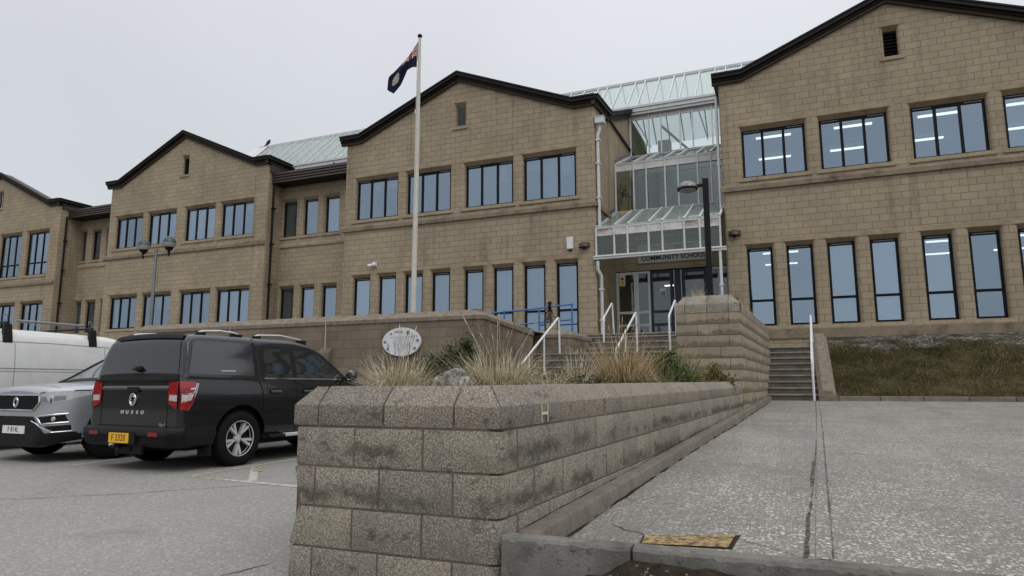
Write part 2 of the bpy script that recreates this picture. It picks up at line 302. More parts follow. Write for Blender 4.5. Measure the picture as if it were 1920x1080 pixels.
def m_misc():
    t = NT('strip_light'); e = t.add('ShaderNodeEmission'); e.inputs[0].default_value = (1, .98, .93, 1); e.inputs[1].default_value = 2.3; t.link(e.outputs[0], t.out.inputs[0])
    t = NT('rusty_yellow_cover'); ob = t.coord(); n = t.noise(ob, 26, 6, .75); n2 = t.noise(t.mapping(ob, (1, 1, 1), (5, 1, 0)), 60, 4, .7)
    col = t.ramp(n, [(.40, (.05, .034, .02)), (.48, (.20, .125, .05)), (.56, (.36, .27, .10)), (.70, (.36, .31, .21))]); col = t.mix(t.rng(n2, .55, .68, 0, .6), col, (.09, .06, .035)); t.bsdf(col, .75, bump=n, bstr=.8, bdist=.006)
    t = NT('lichen_rock'); ob = t.coord(); n = t.noise(ob, 12, 6, .7); col = t.ramp(n, [(.36, (.10, .095, .088)), (.5, (.28, .275, .26)), (.62, (.56, .55, .53))]); t.bsdf(col, .95, bump=n, bstr=.9, bdist=.02, spec=.2)
    t = NT('tan_rock'); ob = t.coord(); n = t.noise(ob, 14, 6, .7); col = t.ramp(n, [(.3, (.10, .08, .06)), (.5, (.24, .20, .155)), (.7, (.36, .32, .26))]); t.bsdf(col, .95, bump=n, bstr=.9, bdist=.02, spec=.2)
    def leaf(name, stops, rough=.55):
        t = NT(name); r = t.rand(); ob = t.coord(); n = t.rng(t.noise(ob, 9, 3), .35, .65, -.25, .25)
        c = t.ramp(t.math('ADD', r, n), stops); b = t.bsdf(c, rough, spec=.3)
        ts = t.add('ShaderNodeBsdfTranslucent'); t.link(c, ts.inputs[0]); mx = t.add('ShaderNodeMixShader'); mx.inputs[0].default_value = .25
        t.link(b.outputs[0], mx.inputs[1]); t.link(ts.outputs[0], mx.inputs[2]); t.link(mx.outputs[0], t.out.inputs[0])
    leaf('tussock_tan', [(0, (.15, .135, .06)), (.25, (.36, .30, .18)), (.6, (.60, .52, .36)), (1, (.78, .71, .56))])
    leaf('tussock_gingery', [(0, (.16, .115, .045)), (.35, (.36, .25, .12)), (.65, (.50, .39, .23)), (1, (.70, .60, .43))])
    leaf('tussock_green', [(0, (.075, .09, .025)), (.4, (.17, .175, .065)), (.7, (.30, .255, .13)), (1, (.45, .38, .23))])
    leaf('shrub_dark_green', [(0, (.010, .018, .006)), (.5, (.028, .048, .012)), (.85, (.07, .095, .025)), (1, (.12, .14, .05))])
    leaf('shrub_bright_green', [(0, (.022, .036, .010)), (.5, (.065, .10, .024)), (.9, (.16, .19, .055)), (1, (.22, .23, .08))])
    leaf('shrub_yellow_green', [(0, (.03, .035, .008)), (.5, (.11, .10, .02)), (.9, (.25, .19, .035)), (1, (.30, .22, .06))])
    leaf('heath_brown', [(0, (.02, .013, .011)), (.6, (.05, .035, .028)), (1, (.10, .075, .06))])
    plain('twig', (.05, .035, .022), .9)
    # flag: navy ensign with union canton and pale crest
    t = NT('ensign_cloth'); uv = t.coord('UV'); sp = t.add('ShaderNodeSeparateXYZ'); t.link(uv, sp.inputs[0]); u, v = sp.outputs[0], sp.outputs[1]
    navy = (.014, .017, .045); white = (.66, .64, .64); red = (.36, .03, .05)
    lu = t.math('MULTIPLY', u, 2.0); lv = t.math('MULTIPLY', t.math('SUBTRACT', v, .5), 2.0)
    can = t.math('MULTIPLY', t.math('LESS_THAN', u, .5), t.math('GREATER_THAN', v, .5))
    d1 = t.math('ABSOLUTE', t.math('SUBTRACT', lu, lv)); d2 = t.math('ABSOLUTE', t.math('SUBTRACT', t.math('ADD', lu, lv), 1.0))
    dm = t.math('MINIMUM', d1, d2); cx = t.math('ABSOLUTE', t.math('SUBTRACT', lu, .5)); cy = t.math('ABSOLUTE', t.math('SUBTRACT', lv, .5)); cm = t.math('MINIMUM', cx, cy)
    c = t.mix(t.math('LESS_THAN', dm, .13), navy, white); c = t.mix(t.math('LESS_THAN', dm, .05), c, red)
    c = t.mix(t.math('LESS_THAN', cm, .17), c, white); c = t.mix(t.math('LESS_THAN', cm, .10), c, red)
    c = t.mix(can, navy, c)
    du = t.math('MULTIPLY', t.math('SUBTRACT', u, .80), 2.0); dv = t.math('SUBTRACT', v, .48)
    rr = t.math('SQRT', t.math('ADD', t.math('POWER', t.math('ABSOLUTE', du), 2.0), t.math('POWER', t.math('ABSOLUTE', dv), 2.0)))
    crest = t.math('MULTIPLY', t.math('LESS_THAN', rr, .27), t.math('GREATER_THAN', t.noise(uv, 22, 3), .42)); c = t.mix(crest, c, (.50, .46, .40))
    b = t.bsdf(c, .8, spec=.2); ts = t.add('ShaderNodeBsdfTranslucent'); t.link(c, ts.inputs[0]); mx = t.add('ShaderNodeMixShader'); mx.inputs[0].default_value = .35
    t.link(b.outputs[0], mx.inputs[1]); t.link(ts.outputs[0], mx.inputs[2]); t.link(mx.outputs[0], t.out.inputs[0])
m_misc()
plain('terrace_coping_stone', (.205, .172, .138), .93, spec=.15, var=.28, scale=9)
plain('mortar_brown', (.15, .108, .085), .95, var=.3, scale=40)

# ------------------------------------------------------------ mesh helpers
class MB:
    def __init__(s): s.v = []; s.f = []; s.mi = []; s.uv = {}
    def vert(s, p): s.v.append(tuple(p)); return len(s.v)-1
    def poly(s, pts, mi=0, uv=None):
        i = [s.vert(p) for p in pts]; s.f.append(i); s.mi.append(mi)
        if uv: s.uv[len(s.f)-1] = uv
    def box(s, x0, x1, y0, y1, z0, z1, mi=0):
        if x0 > x1: x0, x1 = x1, x0
        if y0 > y1: y0, y1 = y1, y0
        if z0 > z1: z0, z1 = z1, z0
        s.hexa([(x0, y0, z0), (x1, y0, z0), (x1, y1, z0), (x0, y1, z0)], [(x0, y0, z1), (x1, y0, z1), (x1, y1, z1), (x0, y1, z1)], mi)
    def hexa(s, b, t, mi=0):
        n = len(b); k = len(s.v); s.v += [tuple(p) for p in b] + [tuple(p) for p in t]
        fs = [list(range(n))[::-1], list(range(n, 2*n))] + [[i, (i+1) % n, n+(i+1) % n, n+i] for i in range(n)]
        for f in fs: s.f.append([k+i for i in f]); s.mi.append(mi)
    def grid(s, rows, mi=0, close=False, flip=False, uvs=None):
        k = len(s.v); nr = len(rows); nc = len(rows[0])
        for r in rows: s.v += [tuple(p) for p in r]
        for i in range(nr-1):
            for j in range(nc if close else nc-1):
                a = k+i*nc+j; b = k+i*nc+(j+1) % nc; f = [a, b, b+nc, a+nc]
                s.f.append(f[::-1] if flip else f); s.mi.append(mi)
                if uvs:
                    q = [uvs[i][j], uvs[i][j+1], uvs[i+1][j+1], uvs[i+1][j]]; s.uv[len(s.f)-1] = q[::-1] if flip else q
    def tube(s, path, r, seg=8, mi=0, caps=True):
        path = [Vector(p) for p in path]; rows = []; up = None
        for i, p in enumerate(path):
            d = ((path[i+1]-p) if i < len(path)-1 else (p-path[i-1])).normalized()
            if 0 < i < len(path)-1: d = ((path[i+1]-p).normalized() + (p-path[i-1]).normalized()).normalized()
            if up is None: up = Vector((0, 0, 1)) if abs(d.z) < .9 else Vector((1, 0, 0))
            a = d.cross(up).normalized(); b = a.cross(d).normalized(); up = b
            rr = r[i] if isinstance(r, (list, tuple)) else r
            rows.append([p + a*math.cos(2*PI*j/seg)*rr + b*math.sin(2*PI*j/seg)*rr for j in range(seg)])
        s.grid(rows, mi, True)
        if caps:
            s.poly(rows[0], mi); s.poly(rows[-1][::-1], mi)
    def lathe(s, prof, c=(0, 0, 0), axis='z', seg=24, mi=0):
        rows = []
        for (r, h) in prof:
            row = []
            for j in range(seg):
                a = 2*PI*j/seg; x, y = r*math.cos(a), r*math.sin(a)
                row.append((c[0]+x, c[1]+y, c[2]+h) if axis == 'z' else ((c[0]+h, c[1]+x, c[2]+y) if axis == 'x' else (c[0]+x, c[1]+h, c[2]+y)))
            rows.append(row)
        s.grid(rows, mi, True)
    def build(s, name, mats, parent=None, smooth=None, bevel=None, bseg=1):
        me = bpy.data.meshes.new(name); me.from_pydata(s.v, [], s.f)
        if isinstance(mats, str): mats = [mats]
        for m in mats: me.materials.append(MATS[m])
        me.polygons.foreach_set('material_index', s.mi)
        if bevel:
            bm = bmesh.new(); bm.from_mesh(me); bmesh.ops.remove_doubles(bm, verts=bm.verts, dist=1e-5)
            ed = [e for e in bm.edges if len(e.link_faces) == 2 and e.calc_face_angle(0) > .5]
            bmesh.ops.bevel(bm, geom=ed, offset=bevel, segments=bseg, affect='EDGES', profile=.5, clamp_overlap=True)
            bm.to_mesh(me); bm.free()
        uvl = me.uv_layers.new(name='UVMap')
        for p in me.polygons:
            cu = None if bevel else s.uv.get(p.index)
            n = p.normal
            for q, li in enumerate(p.loop_indices):
                co = me.vertices[me.loops[li].vertex_index].co
                if cu: uvl.data[li].uv = cu[q]
                elif abs(n.z) > .75: uvl.data[li].uv = (co.x, co.y)
                else:
                    h = math.hypot(n.x, n.y) or 1; uvl.data[li].uv = (-co.x*n.y/h + co.y*n.x/h, co.z)
        me.validate()
        if smooth is not None:
            me.shade_smooth()
            if smooth < 180: me.set_sharp_from_angle(angle=math.radians(smooth))
        o = bpy.data.objects.new(name, me); COL.objects.link(o)
        if parent: o.parent = parent
        return o
def tag(o, label=None, cat=None, group=None, kind=None):
    if label: o['label'] = label
    if cat: o['category'] = cat
    if group: o['group'] = group
    if kind: o['kind'] = kind
    return o
def empty(name, loc=(0, 0, 0), rz=0):
    o = bpy.data.objects.new(name, None); o.empty_display_size = .3; COL.objects.link(o)
    o.location = loc; o.rotation_euler = (0, 0, rz); return o
def struct(o): o['kind'] = 'structure'; return o
def text(name, body, size, mat, parent, M, ext=.003, sx=1, spacing=1, bold=0):
    c = bpy.data.curves.new(name, 'FONT'); c.body = body; c.size = size; c.extrude = ext; c.align_x = 'CENTER'; c.align_y = 'CENTER'; c.space_character = spacing; c.offset = bold
    o = bpy.data.objects.new(name, c); COL.objects.link(o)
    dg = bpy.context.evaluated_depsgraph_get(); me = bpy.data.meshes.new_from_object(o.evaluated_get(dg)); bpy.data.objects.remove(o)
    me.name = name; me.transform(M @ Matrix.Diagonal((sx, 1, 1, 1))); me.materials.clear(); me.materials.append(MATS[mat])
    ob = bpy.data.objects.new(name, me); COL.objects.link(ob)
    if parent: ob.parent = parent
    return ob
def face_matrix(origin, xdir, zdir=(0, 0, 1)):
    x = Vector(xdir).normalized(); y = Vector(zdir).normalized(); z = x.cross(y)
    m = Matrix((x, y, z)).transposed().to_4x4(); m.translation = origin; return m
def lerp(a, b, t): return a + (b-a)*t
def interp(tab, x):
    if x <= tab[0][0]: return tab[0][1]
    for (a, va), (b, vb) in zip(tab, tab[1:]):
        if x <= b: return va + (vb-va)*(x-a)/(b-a)
    return tab[-1][1]
def sinterp(tab, x):
    # monotone-ish cubic interpolation
    n = len(tab)
    if x <= tab[0][0]: return tab[0][1]
    if x >= tab[-1][0]: return tab[-1][1]
    for i in range(n-1):
        if x <= tab[i+1][0]: break
    (x0, y0), (x1, y1) = tab[i], tab[i+1]; h = x1-x0; d = (y1-y0)/h
    dm = (y0-tab[i-1][1])/(x0-tab[i-1][0]) if i > 0 else d; dn = (tab[i+2][1]-y1)/(tab[i+2][0]-x1) if i < n-2 else d
    m0 = 0 if dm*d <= 0 else 2*dm*d/(dm+d); m1 = 0 if dn*d <= 0 else 2*dn*d/(dn+d)
    t = (x-x0)/h
    return (2*t**3-3*t*t+1)*y0 + (t**3-2*t*t+t)*h*m0 + (-2*t**3+3*t*t)*y1 + (t**3-t*t)*h*m1

# ------------------------------------------------------------ the school building
def adopt(o, p):
    o.parent = p; o.matrix_parent_inverse = Matrix.Translation(p.location).inverted(); return o
school = tag(empty('school_building', (-11.8, 26, 2.5)), 'long two-storey tan blockwork school with four gabled wings and a glazed stepped entrance', 'building')
def sb(mb, name, mats, **kw): return adopt(mb.build(name, mats, None, **kw), school)
K = 23/24.5
GX = [(-17.779, -16.913), (-16.45, -15.59), (-15.125, -14.261), (-13.799, -12.951), (-12.259, -11.405), (-10.939, -10.083), (-9.611, -8.716), (-8.249, -7.375)]
UX = [(-17.767, -15.593), (-15.119, -12.966), (-12.258, -10.088), (-9.611, -7.389)]
def wx(l, dx): return [(a*K+dx, b*K+dx) for a, b in l]
RV = .125        # splay of the window reveals
RD = .17        # depth of the reveals
def wall_front(mb, xl, xr, zb, zt, ops, Y, extra=()):
    """front wall (facing -Y); zt: list of (x,z) of the top edge; ops: window frame rectangles"""
    holes = [(a-RV, b+RV, c-.0, d+RV) for a, b, c, d in ops]
    xs = sorted({xl, xr} | {p[0] for p in zt} | {h[0] for h in holes} | {h[1] for h in holes} | set(extra))
    xs = [x for x in xs if xl-1e-6 <= x <= xr+1e-6]
    top = lambda x: interp(zt, x)
    for a, b in zip(xs, xs[1:]):
        if b-a < 1e-5: continue
        hs = sorted([(h[2], h[3]) for h in holes if h[0] < (a+b)/2 < h[1]])
        z = zb
        for (h0, h1) in hs:
            if h0 > z: mb.poly([(a, Y, z), (b, Y, z), (b, Y, h0), (a, Y, h0)])
            z = max(z, h1)
        mb.poly([(a, Y, z), (b, Y, z), (b, Y, top(b)), (a, Y, top(a))])
def reveal(mb, op, Y, stone=1, lintel=True, sill=True):
    a, b, c, d = op; Yf = Y+RD; n = 5
    for sgn, xo in ((1, a-RV), (-1, b+RV)):
        pr = [(xo+sgn*RV*math.sin(PI/2*k/n), Y+RV*(1-math.cos(PI/2*k/n))) for k in range(n+1)] + [(xo+sgn*RV, Yf+.08)]
        rows = [[(x, y, c-.02) for x, y in pr], [(x, y, d+RV) for x, y in pr]]
        L = [0]
        for p, q in zip(pr, pr[1:]): L.append(L[-1]+math.hypot(q[0]-p[0], q[1]-p[1]))
        uv = [[(xo-sgn*l*-1, c-.02) for l in L], [(xo+sgn*l, d+RV) for l in L]]
        mb.grid(rows, 0, False, sgn < 0, uv)
    mb.poly([(a-RV, Y, d+RV), (b+RV, Y, d+RV), (b, Yf, d-.004), (a, Yf, d-.004)][::-1], stone)
    mb.poly([(a, Yf, d-.004), (b, Yf, d-.004), (b, Yf+.08, d-.004), (a, Yf+.08, d-.004)][::-1], stone)
    if lintel:   # lintel stone standing 3 mm proud
        x0, x1 = a-RV-.09, b+RV+.09
        mb.box(x0, x1, Y-.004, Y+.02, d+RV+.001, d+RV+.13, stone)
    if sill:
        x0, x1 = a-RV-.02, b+RV+.02
        for (q0, q1) in ((x0, x1),):
            mb.hexa([(q0, Y-.045, c-.14), (q1, Y-.045, c-.14), (q1, Yf+.05, c-.14), (q0, Yf+.05, c-.14)],
                    [(q0, Y-.045, c-.085), (q1, Y-.045, c-.085), (q1, Yf+.05, c+.004), (q0, Yf+.05, c+.004)], stone)
def window(op, Y, lights=1, transom=None, blind=False, glass='coated_window_glass', narrow=.075, vent=True, part_blinds=False):
    a, b, c, d = op; Yf = Y+RD; f = MB(); w = narrow
    f.box(a, a+w, Yf, Yf+.07, c, d); f.box(b-w, b, Yf, Yf+.07, c, d)
    f.box(a+w, b-w, Yf, Yf+.07, c, c+w); f.box(a+w, b-w, Yf, Yf+.07, d-w*1.5, d)
    for k in range(1, lights):
        x = a + (b-a)*k/lights; f.box(x-.044, x+.044, Yf+.002, Yf+.07, c+w, d-w*1.5)
    if transom: f.box(a+w, b-w, Yf-.004, Yf+.066, transom-.04, transom+.04)
    o = sb(f, 'window', 'black_frame')
    g = MB()
    for k in range(lights):      # every light hangs a fraction of a degree out of true
        for z0, z1 in ([(c+.02, transom), (transom, d-.02)] if transom else [(c+.02, d-.02)]):
            x0, x1 = lerp(a+.02, b-.02, k/lights), lerp(a+.02, b-.02, (k+1)/lights); j = [RND.uniform(-.004, .004) for _ in range(3)]
            g.poly([(x0, Yf+.035+j[0], z0), (x1, Yf+.035+j[1], z0), (x1, Yf+.035+j[1]+j[2], z1), (x0, Yf+.035+j[0]+j[2], z1)])
    g.build('pane', glass, o)
    if vent:
        spans = [(a+(b-a)*.14, b-(b-a)*.14)] if lights == 1 else [(a+.08, a+(b-a)*.29), (b-(b-a)*.27, b-.08)]
        for p, q in spans: v = MB(); v.box(p, q, Yf-.012, Yf, d-w*1.0, d-w*.72); v.build('trickle_vent', 'ink_grey', o)
    if not blind and lights == 3 and part_blinds:
        for k in range(3):
            if RND.random() < .55:
                x0, x1 = lerp(a, b, k/3)+.05, lerp(a, b, (k+1)/3)-.05; w0 = RND.uniform(.25, 1.0); zz = d-(d-c)*RND.choice((.25, .45, 1, 1))
                m = MB(); m.poly([(x0, Yf+.18, zz), (lerp(x0, x1, w0), Yf+.18, zz), (lerp(x0, x1, w0), Yf+.18, d-.05), (x0, Yf+.18, d-.05)]); m.build('blind', 'blind_fabric', o)
    if blind:
        m = MB(); m.poly([(a+.03, Yf+.16, c+.03), (b-.03, Yf+.16, c+.03), (b-.03, Yf+.16, d-.03), (a+.03, Yf+.16, d-.03)])
        m.build('blind', 'blind_fabric', o)
    return o
def string_course(xl, xr, Y, z0, ret=None, retl=None):
    """ledge: fascia, then a weathered slope back to the wall"""
    m = MB(); p = .085
    prof = [(Y+.01, z0-.01), (Y-p, z0), (Y-p, z0+.15), (Y-.02, z0+.24), (Y+.01, z0+.24)]
    rows = [[(xl-p if k in (1, 2) else xl-.0, y, z) for k, (y, z) in enumerate(prof)], [(xr+(p if k in (1, 2) else 0), y, z) for k, (y, z) in enumerate(prof)]]
    m.grid(rows, 0, False, True)
    if ret:
        rows = [[(xr+(p if k in (1, 2) else .0), y, z) for k, (y, z) in enumerate(prof)], [(xr+(p if k in (1, 2) else .0), ret, z) for k, (y, z) in enumerate(prof)]]
        m.grid(rows, 0, False, True)
    return sb(m, 'string_course', 'weathered_cast_stone')
def bargeboard(path, Y, name='bargeboard', ends=True, out=.24):
    """dark board following the gable; path = list of (x, z) of the wall top"""
    m = MB(); h1, h2 = .40, .16
    def strip(y0, y1, lo, hi, mi):
        b0 = [(x, y0, z+lo) for x, z in path]; t0 = [(x, y0, z+hi) for x, z in path]
        b1 = [(x, y1, z+lo) for x, z in path]; t1 = [(x, y1, z+hi) for x, z in path]
        for i in range(len(path)-1):
            m.hexa([b0[i], b0[i+1], b1[i+1], b1[i]], [t0[i], t0[i+1], t1[i+1], t1[i]], mi)
    strip(Y-out, Y-.03, .14, .28, 0); strip(Y-out-.03, Y-.03, .262, .325, 0); strip(Y-out+.09, Y-.03, .05, .14, 0); strip(Y-.10, Y+.02, -.06, .05, 1)
    return sb(m, name, ['dark_brown_metal', 'brown_soffit'])
def corner(mb, x, Y, z0, z1, r=.11, sgn=1):
    n = 6
    pr = [(x-sgn*r+sgn*r*math.sin(PI/2*k/n), Y+r-r*math.cos(PI/2*k/n)) for k in range(n+1)]
    zs = (z0, z1) if not isinstance(z1, tuple) else (z0, z1)
    L = [PI/2*r*k/n for k in range(n+1)]
    mb.grid([[(a, b, z0) for a, b in pr], [(a, b, z1) for a, b in pr]], 0, False, sgn < 0, [[(x-sgn*r+sgn*l, z0) for l in L], [(x-sgn*r+sgn*l, z1) for l in L]])
def louvre(x0, x1, z0, z1, Y, blank=False):
    m = MB()
    if blank:
        m.box(x0, x1, Y+RD, Y+RD+.05, z0, z1, 0); o = sb(m, 'gable_window', 'grey_flashing')
        g = MB(); g.box(x0+.04, x1-.04, Y+RD-.006, Y+RD, z0+.04, z1-.04); g.build('pane', 'dark_slate_pane', o)
        return
    m.box(x0, x1, Y+RD+.10, Y+RD+.12, z0, z1, 1)
    n = max(5, int((z1-z0)/.11))
    for k in range(n):
        z = z0+(z1-z0)*(k+.5)/n
        m.hexa([(x0, Y+RD-.03, z-.045), (x1, Y+RD-.03, z-.045), (x1, Y+RD-.015, z-.045), (x0, Y+RD-.015, z-.045)],
               [(x0, Y+RD+.05, z+.03), (x1, Y+RD+.05, z+.03), (x1, Y+RD+.065, z+.03), (x0, Y+RD+.065, z+.03)], 0)
    sb(m, 'louvre_vent', ['dark_brown_metal', 'dark_gap'])
def wing(xl, xr, xa, Y, zE, zA, flat, zb, ups, grs, zU, zG, z_str, ul, gl, vent, utr=None, gtr=None, blindU=(), blindG=(), depth=8, retR=None, retL=None, blank=False, plinth=None, roof_d=None):
    ops = [(a, b, zU[0], zU[1]) for a, b in ups] + [(a, b, zG[0], zG[1]) for a, b in grs]
    r = .11; m = MB()
    top = [(xl, zE), (xl+flat, zE), (xa, zA), (xr-flat, zE), (xr, zE)]
    wall_front(m, xl+r, xr-r, zb, top, ops + [vent], Y, (xa,))
    for op in ops: reveal(m, op, Y)
    reveal(m, vent, Y)
    corner(m, xr, Y, zb, zE+.02, r, 1); corner(m, xl, Y, zb, zE+.02, r, -1)
    yb = retR if retR else Y+depth
    m.poly([(xr, Y+r, zb), (xr, yb, zb), (xr, yb, zE+.1), (xr, Y+r, zE+.1)])
    m.poly([(xl, Y+r, zb), (xl, Y+depth, zb), (xl, Y+depth, zE+.1), (xl, Y+r, zE+.1)][::-1])
    if plinth:
        m.box(xl-.03, xr+.03, Y-.05, Y+.02, plinth-.3, plinth, 2)
    o = sb(m, 'gable_wall', ['tan_blockwork', 'pale_cast_stone', 'weathered_cast_stone'])
    string_course(xl, xr, Y, z_str, retR)
    p = [(xl-.20, zE), (xl+flat, zE), (xa, zA), (xr-flat, zE), (xr+.10, zE)]
    bargeboard(p, Y)
    louvre(*vent, Y, blank)
    for i, (a, b) in enumerate(ups): window((a, b, zU[0], zU[1]), Y, ul, utr, i in blindU, part_blinds=xl < -5)
    for i, (a, b) in enumerate(grs): window((a, b, zG[0], zG[1]), Y, gl, gtr, i in blindG, part_blinds=xl < -5)
    # roof planes behind the gable
    rf = MB(); y1 = Y+(roof_d or depth)
    for i in range(4):
        (xa0, za0), (xa1, za1) = p[i], p[i+1]
        rf.hexa([(xa0, Y-.05, za0+.22), (xa1, Y-.05, za1+.22), (xa1, y1, za1+.22), (xa0, y1, za0+.22)], [(xa0, Y-.05, za0+.28), (xa1, Y-.05, za1+.28), (xa1, y1, za1+.28), (xa0, y1, za0+.28)])
    sb(rf, 'wing_roof', 'mid_brown_cladding')
    # rooms behind the windows
    it = MB()
    for z0, z1 in ((z_str+.3, zU[1]+.40), (zb+.1, zG[1]+.32)):
        y0 = Y+RD+.25; y2 = Y+6.8; a, b = xl+.25, xr-.25
        it.poly([(a, y2, z0), (b, y2, z0), (b, y2, z1), (a, y2, z1)]); it.poly([(a, y0, z0), (b, y0, z0), (b, y2, z0), (a, y2, z0)], 1)
        it.poly([(a, y0, z1), (b, y0, z1), (b, y2, z1), (a, y2, z1)], 2); it.poly([(a, y0, z0), (a, y2, z0), (a, y2, z1), (a, y0, z1)]); it.poly([(b, y0, z0), (b, y2, z0), (b, y2, z1), (b, y0, z1)])
    sb(it, 'room_interior', ['room_plaster', 'room_dark', 'room_ceiling'])
    return o
# wing with the flagpole in front of it
CY = 22.88
wing(-17.25, -6.2, -11.8, CY, 11.45, 13.42, .78, 1.0, wx(UX, 0), wx(GX, 0), (8.04, 9.786), (2.888, 5.571), 7.56, 3, 1,
     (-11.93, -11.53, 11.47, 12.35), gtr=3.83, blindG=(0, 1, 2, 3, 4, 5, 6, 7), retR=25.0, blank=True, depth=7.5)
# right wing, beside the grass bank
DY = 23.711; DDX = 16.571*K
wing(-1.82, 9.12, 3.6, DY, 11.80, 13.70, .80, 2.0, wx(UX, DDX), wx(GX, DDX), (8.225, 9.97), (3.072, 5.755), 7.77, 3, 1,
     (3.47, 3.87, 11.79, 12.73), gtr=3.94, blindG=(2, 3), plinth=2.93, depth=7.5)
for yy in (25.65, 28.2):      # fluorescent battens on the two ceilings
    for x0 in (-.72, 1.93, 4.55, 7.1):
        m = MB(); m.box(x0, x0+1.27, yy-.06, yy+.06, 10.31, 10.37, 1); m.box(x0+.03, x0+1.24, yy-.05, yy+.05, 10.25, 10.31, 0)
        sb(m, 'ceiling_light', ['strip_light', 'white_upvc'])
        m = MB(); m.box(x0, x0+1.27, yy+.6-.06, yy+.6+.06, 6.01, 6.07, 1); m.box(x0+.03, x0+1.24, yy+.6-.05, yy+.6+.05, 5.96, 6.01, 0)
        sb(m, 'ceiling_light', ['strip_light', 'white_upvc'])
# third wing
BY = 24.733; BDX = -18.338*K; bz = .494
wing(-34.45, -23.28, -29.0, BY, 12.05, 14.23, .80, 0.0, wx(UX, BDX), wx(UX, BDX), (8.534, 10.28), (4.13, 5.865), 7.95, 3, 3,
     (-29.14, -28.74, 12.16, 13.10), blindG=(2, 3), depth=5.2)
# far left wing
AY = 25.68; ax = -46.15
AU = [(ax-5.0, ax-2.95), (ax-2.45, ax-.4), (ax+.55, ax+2.58), (ax+3.15, ax+5.17)]
wing(ax-5.5, -40.15, ax, AY, 12.0, 14.40, .85, 0.0, AU, AU, (7.78, 10.48), (4.2, 6.08), 7.15, 3, 3, (ax-.16, ax+.30, 12.36, 13.36), utr=8.56, depth=5.2, roof_d=.55)

def recess(xl, xr, Y, zb, zt, ups, grs, zU, zG, z_str, yfas, zf0, zf1, xf0, xf1, rots):
    m = MB(); ops = [(a, b)+zU for a, b in ups] + [(a, b)+zG for a, b in grs]
    wall_front(m, xl, xr, zb, [(xl, zt), (xr, zt)], ops, Y)
    for op in ops: reveal(m, op, Y)
    sb(m, 'recess_wall', ['tan_blockwork', 'pale_cast_stone'])
    m = MB(); m.hexa([(xl, Y-.05, z_str), (xr, Y-.05, z_str), (xr, Y+.01, z_str), (xl, Y+.01, z_str)], [(xl, Y-.05, z_str+.12), (xr, Y-.05, z_str+.12), (xr, Y+.01, z_str+.2), (xl, Y+.01, z_str+.2)])
    sb(m, 'string_course', 'pale_cast_stone')
    for a, b in ups: window((a, b)+zU, Y, 1, None, True)
    for a, b in grs: window((a, b)+zG, Y, 1, None, True)
    m = MB(); n = 4; h = (zf1-zf0)/n
    for k in range(n):
        z = zf0+h*k; m.hexa([(xf0, yfas, z), (xf1, yfas, z), (xf1, yfas+.1, z), (xf0, yfas+.1, z)], [(xf0, yfas+.045, z+h-.025), (xf1, yfas+.045, z+h-.025), (xf1, yfas+.1, z+h-.025), (xf0, yfas+.1, z+h-.025)], 0)
        m.box(xf0, xf1, yfas+.05, yfas+.12, z+h-.025, z+h, 1)
    m.box(xf0, xf1, yfas+.1, Y, zf0-.015, zf0+.015, 1); m.box(xf0, xf1, yfas+.1, Y+.6, zf1-.03, zf1+.01, 1)
    m.box(xl+.02, xl+.06, yfas+.02, Y, zf0-.02, zf1+.02, 0)
    sb(m, 'eaves_fascia', ['mid_brown_cladding', 'dark_brown_metal'])
    it = MB(); it.poly([(xl, Y+3, zb), (xr, Y+3, zb), (xr, Y+3, zt), (xl, Y+3, zt)]); it.poly([(xl, Y+.3, z_str-.2), (xr, Y+.3, z_str-.2), (xr, Y+3, z_str-.2), (xl, Y+3, z_str-.2)])
    it.poly([(xl, Y+.3, zt), (xr, Y+.3, zt), (xr, Y+3, zt), (xl, Y+3, zt)])
    sb(it, 'room_interior', 'room_dark')
recess(-23.29, -17.24, 25.83, 1.0, 11.5, [(-23.24, -22.40), (-21.93, -21.11), (-20.63, -19.81)], [(-23.2, -22.39), (-21.91, -21.14), (-20.63, -19.82)],
       (8.49, 10.33), (3.9, 5.89), 7.93, 25.0, 11.07, 11.62, -23.36, -17.26, None)
recess(-40.16, -34.44, 27.1, 0.0, 11.6, [(-40.35+.05, -39.67), (-39.1, -38.4), (-37.87, -37.1)], [(-40.3, -39.62), (-39.18, -38.39), (-37.9, -37.1)],
       (8.72, 10.59), (4.3, 6.16), 8.27, 26.2, 11.25, 11.78, -40.6, -34.46, None)
# eaves returning along the right flank of two wings
def flank_eave(x, path, y_last_box=None):
    m = MB()
    def strip(x0, x1, lo, hi, mi):
        for (y0, z0), (y1, z1) in zip(path, path[1:]):
            m.hexa([(x0, y0, z0+lo), (x1, y0, z0+lo), (x1, y1, z1+lo), (x0, y1, z1+lo)], [(x0, y0, z0+hi), (x1, y0, z0+hi), (x1, y1, z1+hi), (x0, y1, z1+hi)], mi)
    strip(x-.02, x+.10, -.06, .05, 1); strip(x-.02, x+.12, .05, .14, 0); strip(x-.02, x+.22, .14, .28, 0); strip(x-.02, x+.25, .262, .325, 0)
    sb(m, 'flank_bargeboard', ['dark_brown_metal', 'brown_soffit'])
flank_eave(-6.2, [(CY-.20, 11.45), (24.88, 11.62), (29.2, 13.42)])
flank_eave(-23.28, [(BY-.20, 12.05), (26.2, 12.05)]); flank_eave(-40.15, [(AY-.20, 12.0), (27.5, 12.0)])
m = MB(); m.poly([(-6.2, 22.99, 1.0), (-6.2, 29.0, 1.0), (-6.2, 29.0, 13.5), (-6.2, 24.9, 11.72), (-6.2, 24.85, 11.5), (-6.2, 22.99, 11.5)])
m.poly([(-1.82, 23.8, 1.0), (-1.82, 29.0, 1.0), (-1.82, 29.0, 13.5), (-1.82, 24.9, 12.0), (-1.82, 23.8, 11.9)][::-1])
